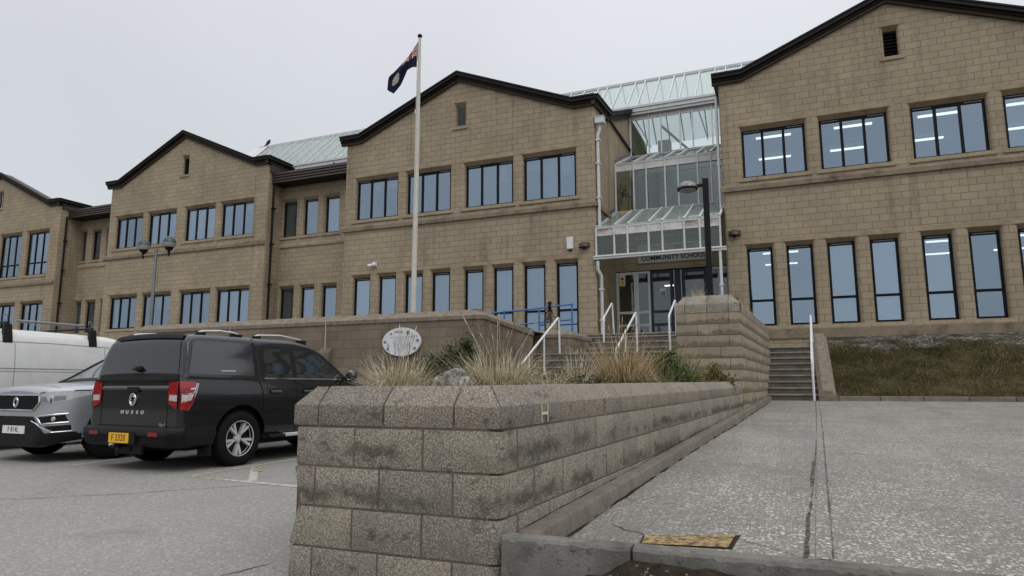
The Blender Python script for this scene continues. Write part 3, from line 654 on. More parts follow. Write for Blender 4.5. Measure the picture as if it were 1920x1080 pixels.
m = MB(); m.poly([(-6.195, 24.9, 1.0), (-6.195, 29.1, 1.0), (-6.195, 29.1, 13.45), (-6.195, 24.9, 11.66)])
sb(m, 'flank_wall', 'tan_blockwork')
m = MB(); m.box(-23.27, -23.20, 24.85, 26.6, 11.6, 12.05); m.box(-40.13, -40.06, 25.8, 27.6, 11.75, 12.0); sb(m, 'flank_cladding', 'mid_brown_cladding')
# rear range that carries the glazed roofs
m = MB(); m.box(-46, 9, 33.3, 42, 1, 13.0); sb(m, 'rear_range', 'tan_blockwork')
def downpipe(pts, r, mat, name='downpipe', clips=()):
    m = MB(); m.tube(pts, r, 8)
    for z, p in clips: m.box(p[0]-r-.02, p[0]+r+.02, p[1]-r-.012, p[1]+r+.08, z-.02, z+.02)
    return m, mat, name
def put_pipe(pts, r, mat, clips=(), hopper=None):
    m = MB(); m.tube(pts, r, 10)
    for (x, y, z) in clips: m.box(x-r-.02, x+r+.02, y-r-.015, y+r+.10, z-.025, z+.025)
    o = sb(m, 'downpipe', mat, smooth=40)
    if hopper:
        h = MB(); x, y, z = hopper; h.box(x-.17, x+.17, y-.13, y+.15, z-.09, z+.16); h.box(x-.19, x+.19, y-.15, y+.15, z+.14, z+.18); h.build('hopper', mat, o, bevel=.012)
put_pipe([(-23.2, 25.1, 11.1), (-23.2, 25.1, 2.6)], .055, 'dark_brown_metal', [(-23.2, 25.1, z) for z in (4, 6, 8, 9.8)])
put_pipe([(-40.07, 26.1, 11.3), (-40.07, 26.1, 1.5)], .055, 'dark_brown_metal', [(-40.07, 26.1, z) for z in (4, 6, 8, 9.8)])
put_pipe([(-6.02, 23.05, 10.72), (-6.02, 23.05, 10.5), (-6.10, 23.05, 10.3), (-6.10, 23.05, 6.75)], .062, 'white_upvc', [(-6.1, 23.05, z) for z in (7.9, 9.2, 10.1)], (-6.0, 23.02, 10.8))
put_pipe([(-6.12, 22.78, 5.5), (-6.12, 22.78, 5.2), (-6.04, 22.95, 5.0), (-6.04, 22.95, 2.75)], .06, 'white_upvc', [(-6.04, 22.95, z) for z in (3.4, 4.5)])
put_pipe([(-1.93, 24.0, 11.4), (-1.93, 23.95, 7.2)], .05, 'white_upvc', [(-1.93, 24, 8.9)])
put_pipe([(-1.93, 22.8, 5.55), (-1.93, 22.8, 2.75)], .05, 'white_upvc', [(-1.93, 22.8, 4.4)])

# glazed roofs
def glass_roof(x0, x1, ye, ze, yr, zr, bars, gutter=True, blank=None, gl='roof_glazing', bm='white_upvc'):
    fr = MB(); ln = math.hypot(yr-ye, zr-ze); ny, nz = -(zr-ze)/ln, (yr-ye)/ln
    for x, w in bars:
        fr.hexa([(x-w, ye, ze), (x+w, ye, ze), (x+w, yr, zr), (x-w, yr, zr)], [(x-w, ye+ny*.06, ze+nz*.06), (x+w, ye+ny*.06, ze+nz*.06), (x+w, yr+ny*.06, zr+nz*.06), (x-w, yr+ny*.06, zr+nz*.06)])
    fr.box(x0, x1, yr-.05, yr+.1, zr-.04, zr+.08)
    fr.box(x0, x1, ye-.10, ye+.06, ze-.22, ze-.02); fr.box(x0, x1, ye-.14, ye+.05, ze-.05, ze+.05); fr.box(x0, x1, ye-.05, ye+.06, ze-.34, ze-.22)
    o = sb(fr, 'roof_light', 'white_upvc')
    g = MB(); g.poly([(x0, ye, ze+.01), (x1, ye, ze+.01), (x1, yr, zr), (x0, yr, zr)]); g.build('roof_pane', gl, o)
    b = MB(); yy = 2*yr-ye; b.poly([(x0, yr, zr), (x1, yr, zr), (x1, yy, ze), (x0, yy, ze)]); b.build('roof_pane', gl, o)
    r2 = MB()
    for x, w in bars: r2.hexa([(x-w, yr, zr), (x+w, yr, zr), (x+w, yy, ze), (x-w, yy, ze)], [(x-w, yr, zr+.06), (x+w, yr, zr+.06), (x+w, yy, ze+.06), (x-w, yy, ze+.06)])
    x = x0+1.2
    while x < x1: r2.tube([(x, ye, ze-.1), (x, yr, ze-.05), (x, yy, ze-.1)], .03, 6); x += 2.9
    r2.build('rafter', 'white_upvc', o)
    if blank:
        k = MB(); k.poly([(blank[0], ye-.0, ze+.07), (blank[1], ye, ze+.07), (blank[1], yr, zr+.07), (blank[2], yr, zr+.07)]); k.build('hip_flashing', 'white_upvc', o)
bars = []; x = -28.0; k = 0
while x < -16.2: bars.append((x, .016)); x += (.70, .70, .47)[k % 3]; k += 1
glass_roof(-28.4, -16, 26.6, 12.45, 29.3, 15.05, bars, blank=(-30.6, -27.6, -28.6), gl='opal_glazing')
m = MB(); m.box(-20.72, -20.66, 26.42, 26.56, 12.05, 12.28); sb(m, 'gutter_bracket', 'galvanised')
bars = []; x = -9.6; k = 0
while x < .6: bars.append((x, .026)); x += (.70, .72, .48)[k % 3]; k += 1
glass_roof(-10.2, .6, 28.85, 13.64, 31.4, 16.06, bars)

# stepped entrance glazing
MX = [-6.13, -5.18, -4.53, -3.55, -2.88, -1.90]
def tier(tiers, name):
    fr = MB(); gl = MB(); pn = MB(); pn2 = []
    for (y0, z0, y1, z1, xs, clear, panel, rusty) in tiers:
        ln = math.hypot(y1-y0, z1-z0); ny, nz = -(z1-z0)/ln, (y1-y0)/ln; w = .029
        for x in xs:
            fr.hexa([(x-w, y0, z0), (x+w, y0, z0), (x+w, y1, z1), (x-w, y1, z1)], [(x-w, y0+ny*.08, z0+nz*.08), (x+w, y0+ny*.08, z0+nz*.08), (x+w, y1+ny*.08, z1+nz*.08), (x-w, y1+ny*.08, z1+nz*.08)])
        q = lambda t: (lerp(y0, y1, t), lerp(z0, z1, t))
        t0 = .045/ln; ends = [0, 1-t0] if not panel else [0, 1-panel/ln-t0, 1-t0]
        for t in ends:
            (ya, za), (yb, zb) = q(t), q(t+t0)
            fr.hexa([(xs[0], ya, za), (xs[-1], ya, za), (xs[-1], yb, zb), (xs[0], yb, zb)], [(xs[0], ya+ny*.05, za+nz*.05), (xs[-1], ya+ny*.05, za+nz*.05), (xs[-1], yb+ny*.05, zb+nz*.05), (xs[0], yb+ny*.05, zb+nz*.05)])
        tg = 1-(panel/ln if panel else 0)
        (ya, za), (yb, zb) = q(0), q(tg); gl.poly([(xs[0], ya, za), (xs[-1], ya, za), (xs[-1], yb, zb), (xs[0], yb, zb)], clear)
        if panel:
            (ya, za), (yb, zb) = q(tg), q(1)
            for i, (a, b) in enumerate(zip(xs, xs[1:])):
                tgt = MB() if i in rusty else pn
                if i in rusty: pn2.append(tgt)
                tgt.hexa([(a+w, ya, za), (b-w, ya, za), (b-w, yb, zb), (a+w, yb, zb)], [(a+w, ya+ny*.03, za+nz*.03), (b-w, ya+ny*.03, za+nz*.03), (b-w, yb+ny*.03, zb+nz*.03), (a+w, yb+ny*.03, zb+nz*.03)])
    o = sb(fr, name, 'weathered_white_metal')
    gl.build('glazing', ['clear_glazing', 'canopy_glass', 'canopy_front_glass'], o)
    pn.build('spandrel_panel', 'weathered_white_metal', o)
    for q2 in pn2: q2.build('rusty_spandrel_panel', 'rust_stained_panel', o)
    return o
def mull(a, b, pat):
    t = sum(pat); x = a; o = [a]
    for p in pat: x += (b-a)*p/t; o.append(x)
    return o
XU = mull(-6.12, -1.95, (1, .66, 1, .66, 1, .70)); XM = mull(-6.14, -1.92, (1, .68, 1, .68, 1, .68, .62)); XL = mull(-6.18, -1.90, (1, .72, 1.12, .72, 1.12, .78, 1.0))
tier([(29.0, 11.36, 29.0, 13.40, XU, 0, .26, ()), (25.95, 10.05, 29.0, 11.36, XM, 0, 0, ())], 'upper_glazing')
tier([(25.93, 8.02, 25.93, 10.06, XM, 0, .28, ()), (22.9, 6.74, 25.93, 8.02, XL, 1, 0, ())], 'middle_glazing')
tier([(22.9, 5.68, 22.9, 6.74, XL, 2, .27, (0, 5, 6))], 'entrance_canopy')
m = MB(); m.box(-6.28, -1.72, 22.74, 22.88, 5.555, 5.65); m.box(-6.28, -1.72, 22.71, 22.90, 5.63, 5.685); sb(m, 'canopy_gutter', 'white_upvc', bevel=.012)
# stepped lead flashing against the left flank
for (y0, z0, y1, z1) in ((25.95, 10.0, 29.0, 11.35), (22.95, 6.7, 25.9, 8.0)):
    m = MB(); m.hexa([(-6.19, y0, z0), (-6.165, y0, z0), (-6.165, y1, z1), (-6.19, y1, z1)], [(-6.19, y0, z0+.28), (-6.165, y0, z0+.28), (-6.165, y1, z1+.28), (-6.19, y1, z1+.28)])
    sb(m, 'flashing', 'grey_flashing')
# inside of the stepped glazing
m = MB()
m.box(-6.18, -1.8, 25.75, 30.0, 7.55, 7.75, 0); m.box(-6.18, -1.8, 29.0, 30.0, 11.05, 11.25, 0)
m.box(-6.17, -6.14, 29.05, 33, 8, 13.3, 2); m.box(-5.5, -4.9, 32.5, 33.0, 8, 13.3, 1); m.box(-6.18, -1.8, 33.0, 33.1, 8, 11.9, 1)
m.box(-6.18, -1.85, 30.5, 30.6, 7.75, 9.1, 0)
sb(m, 'atrium_interior', ['room_plaster', 'room_plaster', 'olive_plaster'])
m = MB(); m.tube([(-5.0, 30.5, 13.3), (-3.2, 30.5, 11.3)], .06, 8); m.box(-6.1, -1.8, 32.0, 32.1, 11.5, 11.9); sb(m, 'atrium_brace', 'room_plaster')
# entrance wall, sign band, screens and doors
EYW = 25.7
m = MB(); m.box(-6.19, -1.82, EYW-.02, EYW+.3, 5.56, 7.5, 0); m.poly([(-6.185, 22.95, 2.7), (-6.185, 25.7, 2.7), (-6.185, 25.7, 5.5), (-6.185, 22.95, 5.5)], 1); m.poly([(-1.825, 23.8, 2.7), (-1.825, 25.7, 2.7), (-1.825, 25.7, 5.5), (-1.825, 23.8, 5.5)][::-1], 0)
sb(m, 'entrance_wall', ['tan_blockwork', 'pale_cast_stone'])
def leaf(x0, x1, z0, z1, Y, mat, name, mids=(), w=.075, glass='clear_glazing', rz=0):
    f = MB(); f.box(x0, x0+w, Y, Y+.07, z0, z1); f.box(x1-w, x1, Y, Y+.07, z0, z1); f.box(x0+w, x1-w, Y, Y+.07, z1-w, z1); f.box(x0+w, x1-w, Y, Y+.07, z0, z0+w)
    for z in mids: f.box(x0+w, x1-w, Y, Y+.07, z-.05, z+.05)
    o = sb(f, name, mat); g = MB(); g.poly([(x0+w*.5, Y+.035, z0+.03), (x1-w*.5, Y+.035, z0+.03), (x1-w*.5, Y+.035, z1-.03), (x0+w*.5, Y+.035, z1-.03)]); g.build('pane', glass, o); return o
leaf(-6.17, -5.37, 2.78, 5.52, EYW, 'white_upvc', 'glazed_screen', (3.42, 3.92), .10)
leaf(-5.365, -4.83, 2.78, 5.52, EYW, 'white_upvc', 'glazed_screen', (3.42, 3.92), .085)
leaf(-4.825, -3.98, 2.78, 5.50, EYW, 'navy_paint', 'entrance_door', (3.42, 3.92), .095)
leaf(-3.62, -2.70, 2.78, 5.50, EYW, 'navy_paint', 'entrance_door', (3.42, 3.92), .11)
leaf(-2.69, -2.22, 2.78, 5.52, EYW, 'white_upvc', 'glazed_screen', (3.92,), .08); leaf(-2.215, -1.84, 2.78, 5.52, EYW, 'white_upvc', 'glazed_screen', (3.92,), .09)
m = MB(); m.box(-3.93, -3.88, EYW-.03, EYW+.05, 2.8, 5.5); m.box(-3.86, -3.66, EYW-.25, EYW+.0, 2.8, 5.46, 1); m.box(-3.66, -3.62, EYW-.03, EYW+.05, 2.8, 5.5)
sb(m, 'door_post', ['white_upvc', 'navy_paint'])
m = MB(); m.box(-6.18, -1.83, 26.0, 31.5, 2.62, 2.72, 1); m.box(-6.18, -1.83, 31.5, 31.6, 2.7, 5.6, 0); m.box(-6.18, -6.15, 25.8, 31.5, 2.7, 5.6, 2); m.box(-1.84, -1.82, 25.8, 31.5, 2.7, 5.6, 0); m.box(-6.18, -1.83, 25.8, 31.5, 5.57, 5.62, 0)
m.box(-5.9, -5.1, 30.2, 30.8, 2.72, 3.5, 3); m.box(-5.3, -4.9, 28.5, 28.9, 2.72, 3.25, 3); m.box(-4.9, -3.2, 30.8, 30.9, 2.8, 5.0, 4)
sb(m, 'lobby_interior', ['room_plaster', 'lobby_floor', 'lobby_wall', 'wood_brown', 'lobby_white'])
m = MB(); m.box(-4.42, -4.38, 29.5, 29.54, 3.8, 4.5); sb(m, 'lobby_lamp', 'strip_light')
m = MB(); m.box(-5.0, -4.2, 30.0, 30.2, 5.54, 5.57); sb(m, 'lobby_lamp', 'strip_light')  # glowing ceiling panel added to brighten the lobby interior

# ------------------------------------------------------------ ground
def sheet(name, pts, mat): m = MB(); m.poly(pts); return struct(m.build(name, mat))
sheet('ground', [(-1500, -1500, -.8), (1500, -1500, -.8), (1500, 1500, -.8), (-1500, 1500, -.8)], 'field_turf')
m = MB(); m.hexa([(-60, -8, -.75), (-1.45, -8, -.75), (-1.45, 14, -.75), (-17, 15, -.75), (-60, 40, -.75)], [(-60, -8, 0), (-1.45, -8, 0), (-1.45, 14, 0), (-17, 15, 0), (-60, 40, 0)]); struct(m.build('car_park', 'car_park_concrete'))
def lines(name, mat, segs, z=.004):
    m = MB()
    for (x0, y0, x1, y1, w) in segs:
        d = Vector((x1-x0, y1-y0)).normalized()*w/2; n = (-d.y, d.x)
        m.poly([(x0+n[0], y0+n[1], z), (x0-n[0], y0-n[1], z), (x1-n[0], y1-n[1], z), (x1+n[0], y1+n[1], z)])
    return struct(m.build(name, mat))
lines('parking_bay_markings', 'worn_white_paint', [(-9.40, 6.5, -9.92, 10.2, .085), (-12.1, 7.0, -12.35, 10.3, .085), (-6.95, 6.30, -4.9, 6.09, .10), (-6.93, 6.36, -7.14, 10.4, .085), (-6.93, 7.42, -5.88, 6.26, .10)])
lines('yellow_hatch_markings', 'worn_yellow_paint', [(-6.99, 6.34, -6.3, 6.27, .09), (-7.0, 6.5, -7.17, 9.8, .06), (-6.93, 7.45, -6.45, 6.95, .11)], .006)
def crack(name, pts, w, z, mat='dark_soil', seed=1, slope=None, jit=.018):
    r = random.Random(seed); m = MB(); P = []
    for (a, b) in zip(pts, pts[1:]):
        n = max(2, int(math.hypot(b[0]-a[0], b[1]-a[1])/.12))
        for k in range(n): t = k/n; P.append((lerp(a[0], b[0], t)+r.uniform(-jit, jit), lerp(a[1], b[1], t)+r.uniform(-jit, jit)))
    P.append(pts[-1]); L = []; Rr = []
    for i, p in enumerate(P):
        q = P[min(i+1, len(P)-1)]; o = P[max(i-1, 0)]; d = Vector((q[0]-o[0], q[1]-o[1])).normalized(); ww = w*(r.uniform(.3, 1.1) if r.random() < .8 else .15)
        zz = z if slope is None else slope(p[1], p[0])+z
        L.append((p[0]-d.y*ww, p[1]+d.x*ww, zz)); Rr.append((p[0]+d.y*ww, p[1]-d.x*ww, zz))
    m.grid([L, Rr]); return struct(m.build(name, mat))
crack('pavement_crack', [(-8.2, 3.3), (-6.4, 4.02), (-5.4, 6.4), (-5.1, 6.9)][:1] + [(-7.2, 4.30), (-6.38, 5.1), (-5.30, 6.42)], .008, .004, mat='joint_grime', seed=3, jit=.010)
crack('pavement_crack', [(-4.6, 2.2), (-3.16, 3.1), (-2.95, 3.9)], .006, .004, mat='joint_grime', seed=5, jit=.010)
def DZ(y, x=-1.25):      # rises away from the road; near the road it also falls towards the kerb
    return .238 + (y-3.93)*.0328 + .128*min(1, max(0, (x+1.25)/.55))*min(1, max(0, (11-y)/7.6))
m = MB(); m.grid([[(x if x > -1.4 else lerp(-1.40, -.55, (y-3.3)/15.5), y, DZ(y, x)) for x in [-1.45]+[-1.25+.055*i for i in range(12)]+[-.3, .2, 1, 3, 8, 16, 40]] for y in [3.30, 3.6, 4, 4.6, 5.4, 6.4, 7.6, 9, 10, 11, 14, 18.8]]); struct(m.build('driveway', 'driveway_aggregate_concrete', smooth=180))
crack('driveway_joint', [(.02, 3.34), (.27, 9.5), (.545, 18.5)], .0075, .004, mat='joint_grime', seed=8, slope=DZ, jit=.003)
crack('driveway_joint', [(.02, 3.34), (.055, 4.4)], .0105, .005, mat='joint_grime', seed=28, slope=DZ, jit=.006)
crack('driveway_joint', [(.09, 5.4), (.15, 6.9)], .008, .005, mat='joint_grime', seed=29, slope=DZ, jit=.005)
lines_pts = [(.09, 3.33)] + [(lerp(.09, .60, (y-3.33)/15.2), y) for y in (4, 5, 6, 7, 8, 9, 10, 11, 14, 18.55)]
m = MB(); m.grid([[(x-.032, y, DZ(y, x)+.006) for x, y in lines_pts], [(x+.032, y, DZ(y, x)+.006) for x, y in lines_pts]]); struct(m.build('driveway_joint_sealant', 'driveway_aggregate_concrete'))
crack('driveway_joint', [(.13, 3.34), (.395, 11), (.625, 18.5)], .004, .008, mat='joint_grime', seed=18, slope=DZ, jit=.003)
crack('driveway_crack', [(-1.02, 4.0), (-.80, 3.66), (-.745, 3.55)], .0045, .005, mat='joint_grime', seed=12, slope=DZ); crack('driveway_crack', [(-.26, 3.56), (-.02, 3.36)], .007, .005, mat='joint_grime', seed=13, slope=DZ)
crack('driveway_crack', [(-.05, 7.6), (.9, 7.7)], .007, .005, mat='joint_grime', seed=14, slope=DZ); crack('driveway_crack', [(1.5, 6.4), (2.6, 6.62), (4, 6.6)], .008, .005, mat='joint_grime', seed=15, slope=DZ)
# concrete edge of the driveway, cracked through once
m = MB(); r = random.Random(4)
def edge_piece(x0, x1):
    n = int((x1-x0)/.03)+1; rows = []
    for i in range(n+1):
        x = lerp(x0, x1, i/n); a, b = r.uniform(-.008, .006), r.uniform(-.006, .006); s = .004*math.sin(x*9)
        c = r.uniform(0, .012) if r.random() < .35 else 0
        rows.append([(x, 3.2+r.uniform(-.004, .004), -.7), (x, 3.2+s+r.uniform(-.006, .006), .10), (x, 3.203+s+r.uniform(-.006, .006), .25), (x, 3.205+s+a*.5+c*.3, .338+b*.4-c), (x, 3.214+s+a*.5+c, .353+b*.3-c*.3), (x, 3.26, .357+b*.2), (x, 3.305+a*.4, .355), (x, 3.315, DZ(3.32, x)-.02)])
    m.grid(rows); m.poly(rows[0]); m.poly(rows[-1][::-1])
edge_piece(-1.385, -.735); edge_piece(-.722, 12)
struct(m.build('driveway_edge', 'smooth_concrete', smooth=22))
# soil and stones heaped against the edge
def soil():
    r = random.Random(9); m = MB(); rows = []
    for j in range(40):
        row = []
        for i in range(90):
            x = -1.36+i*.07; y = 3.195-j*.045
            top = interp([(-1.4, -.35), (-1.15, -.02), (-1.0, .19), (-.75, .295), (-.2, .285), (.3, .25), (1, .262), (5, .27)], x)
            h = top - .42*max(0, (3.15-y))**1.1 + r.uniform(-.012, .012) + .02*math.sin(x*13+y*7)*math.sin(y*17-x*5)
            row.append((x, y, h))
        rows.append(row)
    m.grid(rows); return struct(m.build('soil_heap', 'dark_soil', smooth=180))
soil()
def pebbles():
    r = random.Random(21); m = MB()
    for k in range(150):
        x = r.uniform(-1.1, 1.6); y = 3.16-abs(r.gauss(0, .16)); s = r.choice((.006, .008, .012, .018, .026))
        top = interp([(-1.4, -.35), (-1.15, -.02), (-1.0, .19), (-.75, .295), (-.2, .285), (.3, .25), (1, .262), (5, .27)], x) - .42*max(0, 3.15-y)**1.1
        p = [(x+r.uniform(-s, s), y+r.uniform(-s, s), top+r.uniform(-.4*s, s)) for _ in range(7)]
        c = (x, y, top+s*.4); bm = [Vector(q) for q in p]
        for i in range(5): m.poly([bm[i], bm[(i+1) % 5], c]); m.poly([bm[(i+1) % 5], bm[i], (x, y, top-s)])
    o = m.build('loose_stones', 'tan_rock'); return tag(o, 'loose chips of stone strewn over dark soil at the driveway edge', 'stones', kind='stuff')
pebbles()
def grass_patch(name, label, cat, n, fx, hgt, mat, seed, wid=.004):
    r = random.Random(seed); m = MB()
    for _ in range(n):
        x, y, z, s = fx(r); a = r.uniform(0, 2*PI); l = hgt*s*r.uniform(.5, 1.2); le = l*r.uniform(.2, .9); dx, dy = math.cos(a)*le, math.sin(a)*le; w = wid*r.uniform(.6, 1.3)
        px, py = -math.sin(a+.6)*w, math.cos(a+.6)*w
        m.poly([(x-px, y-py, z-.01), (x+px, y+py, z-.01), (x+dx*.4+px*.8, y+dy*.4+py*.8, z+l*.62), (x+dx*.4-px*.8, y+dy*.4-py*.8, z+l*.62)])
        m.poly([(x+dx*.4-px*.8, y+dy*.4-py*.8, z+l*.62), (x+dx*.4+px*.8, y+dy*.4+py*.8, z+l*.62), (x+dx, y+dy, z+l*.85)])
    return tag(m.build(name, mat), label, cat, kind='stuff')
# merge each blade pair is one island per quad, colours vary per blade
BANK = [(18.74, .80), (19.1, .90), (20.6, 1.55), (22.2, 2.22), (22.9, 2.42), (23.8, 2.62)]
def bank():
    r = random.Random(2); m = MB(); rows = []
    for j in range(44):
        y = lerp(18.74, 23.75, j/43); row = []
        for i in range(80):
            x = 1.02+i*.16; row.append((x, y, interp(BANK, y)+r.uniform(-.02, .02)+.03*math.sin(x*2.1+y*3)*(1 if 3 < j < 40 else 0)))
        rows.append(row)
    m.grid(rows, 0, flip=False); return struct(m.build('grass_bank', 'turf_base', smooth=180))
bank()
def bank_pt(r):
    y = lerp(18.68, 22.75, r.random()**.85); x = r.uniform(1.05, 9.5); return x, y, interp(BANK, y)+.01, r.choice((.6, .8, 1, 1.2, 1.9))*(1 + .5*math.sin(x*3.1+y*2.3)*math.sin(x*1.3-y*4.1))
grass_patch('grass', 'rough olive and straw coloured turf on the sloping bank', 'grass', 42000, bank_pt, .065, 'grass_blade_mixed', 31, .0045)
def scree():
    r = random.Random(6); m = MB()
    for j in range(26):
        pass
    rows = []
    for j in range(14):
        row = []
        for i in range(160):
            x = 1.1+i*.08; y0 = 22.05+.25*math.sin(x*1.7)+.2*math.sin(x*4.1+1); y = lerp(y0, 23.72, j/13)
            row.append((x, y, interp(BANK, y)+(.035 if j > 0 else -.02)+r.uniform(-.02, .03)))
        rows.append(row)
    m.grid(rows); return struct(m.build('gravel_strip', 'gravel', smooth=180))
scree()
def kerbrun(name, x0, x1, y, z, h=.12):
    m = MB(); x = x0
    while x < x1:
        m.box(x+.004, min(x+.91, x1)-.004, y, y+.13, z-.15, z+h); x += .914
    return struct(m.build(name, 'kerb_concrete', bevel=.012))
kerbrun('kerb', 1.08, 14, 18.62, .72, .115)

# ------------------------------------------------------------ block walls in the foreground
WB = Vector((-1.409, 3.24)); WE = Vector((-.862, 13.66)); WD = (WE-WB).normalized(); WN = Vector((-WD.y, WD.x))    # WN points left, into the bed
RISE = .0074
def wall_map(u, w, z, base=WB, d=WD, n=WN):
    p = base + d*u + n*w; return (p.x, p.y, z)
rb = random.Random(5)
def block(m, f, u0, u1, w0, w1, z0, z1, jit=.003, mi=0, r=0.0):
    j = lambda: rb.uniform(-jit, jit)
    a, b = j(), j()
    m.hexa([f(u0, w0+a, z0), f(u1, w0+b, z0), f(u1, w1, z0), f(u0, w1, z0)], [f(u0, w0+a, z1), f(u1, w0+b, z1), f(u1, w1, z1), f(u0, w1, z1)], mi)
gw = tag(empty('planter_wall', (-1.41, 3.24, 0)), 'low grey concrete block planter wall with chamfered coping in the foreground', 'wall')
JT = .011; TH = .225; CH = .225
def low_wall():
    zt = 1.10; zc0 = .873   # coping underside
    side = lambda u, w, z: wall_map(u, w, z+RISE*max(u, 0))
    endf = lambda u, w, z: (WB.x-u, WB.y+w, z)                # end face runs along -X from the corner, w goes back (+Y)
    EL = 1.341
    left_d = Vector((-6.1-(WB.x-EL), 13.7-WB.y)).normalized()
    lb = Vector((WB.x-EL, WB.y)); ln = Vector((left_d.y, -left_d.x))
    lef = lambda u, w, z: (lb.x+left_d.x*u+ln.x*w, lb.y+left_d.y*u+ln.y*w, z)
    core = MB(); body = MB(); cop = MB()
    # mortar core slightly behind the faces
    zb = -.35; ins = .005
    core.hexa([(WB.x-.07, WB.y+ins, zb), (WB.x-EL+.06, WB.y+ins, zb), (lb.x+left_d.x*3+.05, lb.y+left_d.y*3, zb), wall_map(3, ins+.1, zb), wall_map(.055, ins, zb)], [(WB.x-.07, WB.y+ins, zc0+.02), (WB.x-EL+.06, WB.y+ins, zc0+.02), (lb.x+left_d.x*3+.05, lb.y+left_d.y*3, zc0), wall_map(3, ins+.1, zc0), wall_map(.055, ins, zc0+.02)])
    L = (WE-WB).length
    core.hexa([side(0.08, ins, zb), side(L, ins, zb), side(L, TH, zb), side(0.08, TH, zb)], [side(.08, ins, zc0+.02), side(L, ins, zc0+.02), side(L, TH, zc0+.02), side(.08, TH, zc0+.02)])
    core.hexa([lef(.08, ins, zb), lef(10.6, ins, zb), lef(10.6, TH, zb), lef(.08, TH, zb)], [lef(.08, ins, zc0+.02), lef(10.6, ins, zc0+.02), lef(10.6, TH, zc0+.02), lef(.08, TH, zc0+.02)])
    for c in range(6):
        z1 = zc0-JT - c*CH; z0 = z1-CH+JT
        odd = c % 2
        js = [0, .455, .902, EL] if not odd else [0, .27, .73, 1.168, EL]
        rr = .055
        for i, (a, b) in enumerate(zip(js, js[1:])):
            a2 = a + (JT if i else 0)
            if i == 0:      # bull-nosed corner block, wraps on to the right face
                n = 6; pts = [(WB.x-b, WB.y), (WB.x-rr, WB.y)] + [(WB.x-rr+rr*math.sin(PI/2*k/n), WB.y+rr-rr*math.cos(PI/2*k/n)) for k in range(1, n)]
                e = .213 if not odd else .44
                q = WB + WD*(e-JT); q2 = q + WN*.2
                pts += [(WB.x+WD.x*rr, WB.y+rr), (q.x, q.y), (q2.x, q2.y), (WB.x-b, WB.y+.2)]
                body.hexa([(x, y, z0) for x, y in pts], [(x, y, z1) for x, y in pts])
            elif i == len(js)-2:   # battered left corner, chipped
                pts = [(WB.x-b+rb.uniform(.0, .012)+(.012, .034, .01, -.02, -.02, -.02)[c], WB.y+.02), (WB.x-b+.03+(.0, .02, .02, 0, 0, 0)[c], WB.y+rb.uniform(-.003, .003)), (WB.x-a2, WB.y+rb.uniform(-.003, .003)), (WB.x-a2, WB.y+.2), (WB.x-b+.02, WB.y+.2)]
                sh = (0, -.028, .030, .012, 0, 0)[c]
                top = [(x+(sh if k < 2 else 0), y, z1) for k, (x, y) in enumerate(pts)]; bot = [(x-(sh if k < 2 and c == 2 else 0)+(.02 if k < 2 and c == 1 else 0), y, z0) for k, (x, y) in enumerate(pts)]
                body.hexa(bot[::-1], top[::-1])
            else: block(body, lambda u, w, z: endf(u, w, z), a2, b, 0, .2, z0, z1, .002)
        u = .213 if not odd else .44
        while u < L-.02:
            e = min(u+.449, L); block(body, side, u+JT*1.1, e, 0, .2, z0, z1, .002); u = e
        u = .2
        while u < 10.5: block(body, lef, u, u+.443, 0, .2, z0, z1, .003); u += .449
    # coping: upright face, 45 degree chamfer, flat top
    prof = [(0, zc0), (0, zt-.107), (.10, zt), (.30, zt), (.30, zc0)]
    def cop_piece(pts_fn, s0, s1, m0=0, m1=0):
        j = rb.uniform(-.003, .003)
        rows = []
        for s, mi in ((s0, m0), (s1, m1)):
            rows.append([pts_fn(s+mi*w, w+j*(w < .05), z) for w, z in prof])
        cop.hexa(rows[0], rows[1])
    js = [.0, .27, .713, 1.16, EL]
    for i, (a, b) in enumerate(zip(js, js[1:])):
        a2 = a+(JT if i else 0)
        cop_piece(lambda s, w, z: endf(s, w, z), a2, b, 1 if i == 0 else 0, -1 if i == len(js)-2 else 0)
    cop_piece(side, 0, .425, 1, 0)
    u = .431
    while u < L-.05: e = min(u+.449, L); cop_piece(side, u, e-JT); u = e
    cop_piece(lef, 0, .44, 1, 0); u = .445
    while u < 10.4: cop_piece(lef, u, u+.442); u += .449
    adopt(core.build('mortar', 'mortar_brown'), gw); adopt(body.build('block_courses', 'grey_concrete_block', bevel=.005, bseg=2, smooth=40), gw); adopt(cop.build('coping', 'coping_concrete', bevel=.006, bseg=2, smooth=40), gw)
low_wall()
# painted H beside the hydrant point
def painted_h():
    m = MB(); f = lambda u, z: wall_map(u, -.006, z+RISE*u)
    for a, b in ((.535, .548), (.628, .641)): m.poly([f(a, .880), f(b, .880), f(b, .992), f(a, .992)])
    m.poly([f(.548, .925), f(.628, .925), f(.628, .943), f(.548, .943)])
    adopt(m.build('painted_letter', 'cream_paint'), gw)
painted_h()
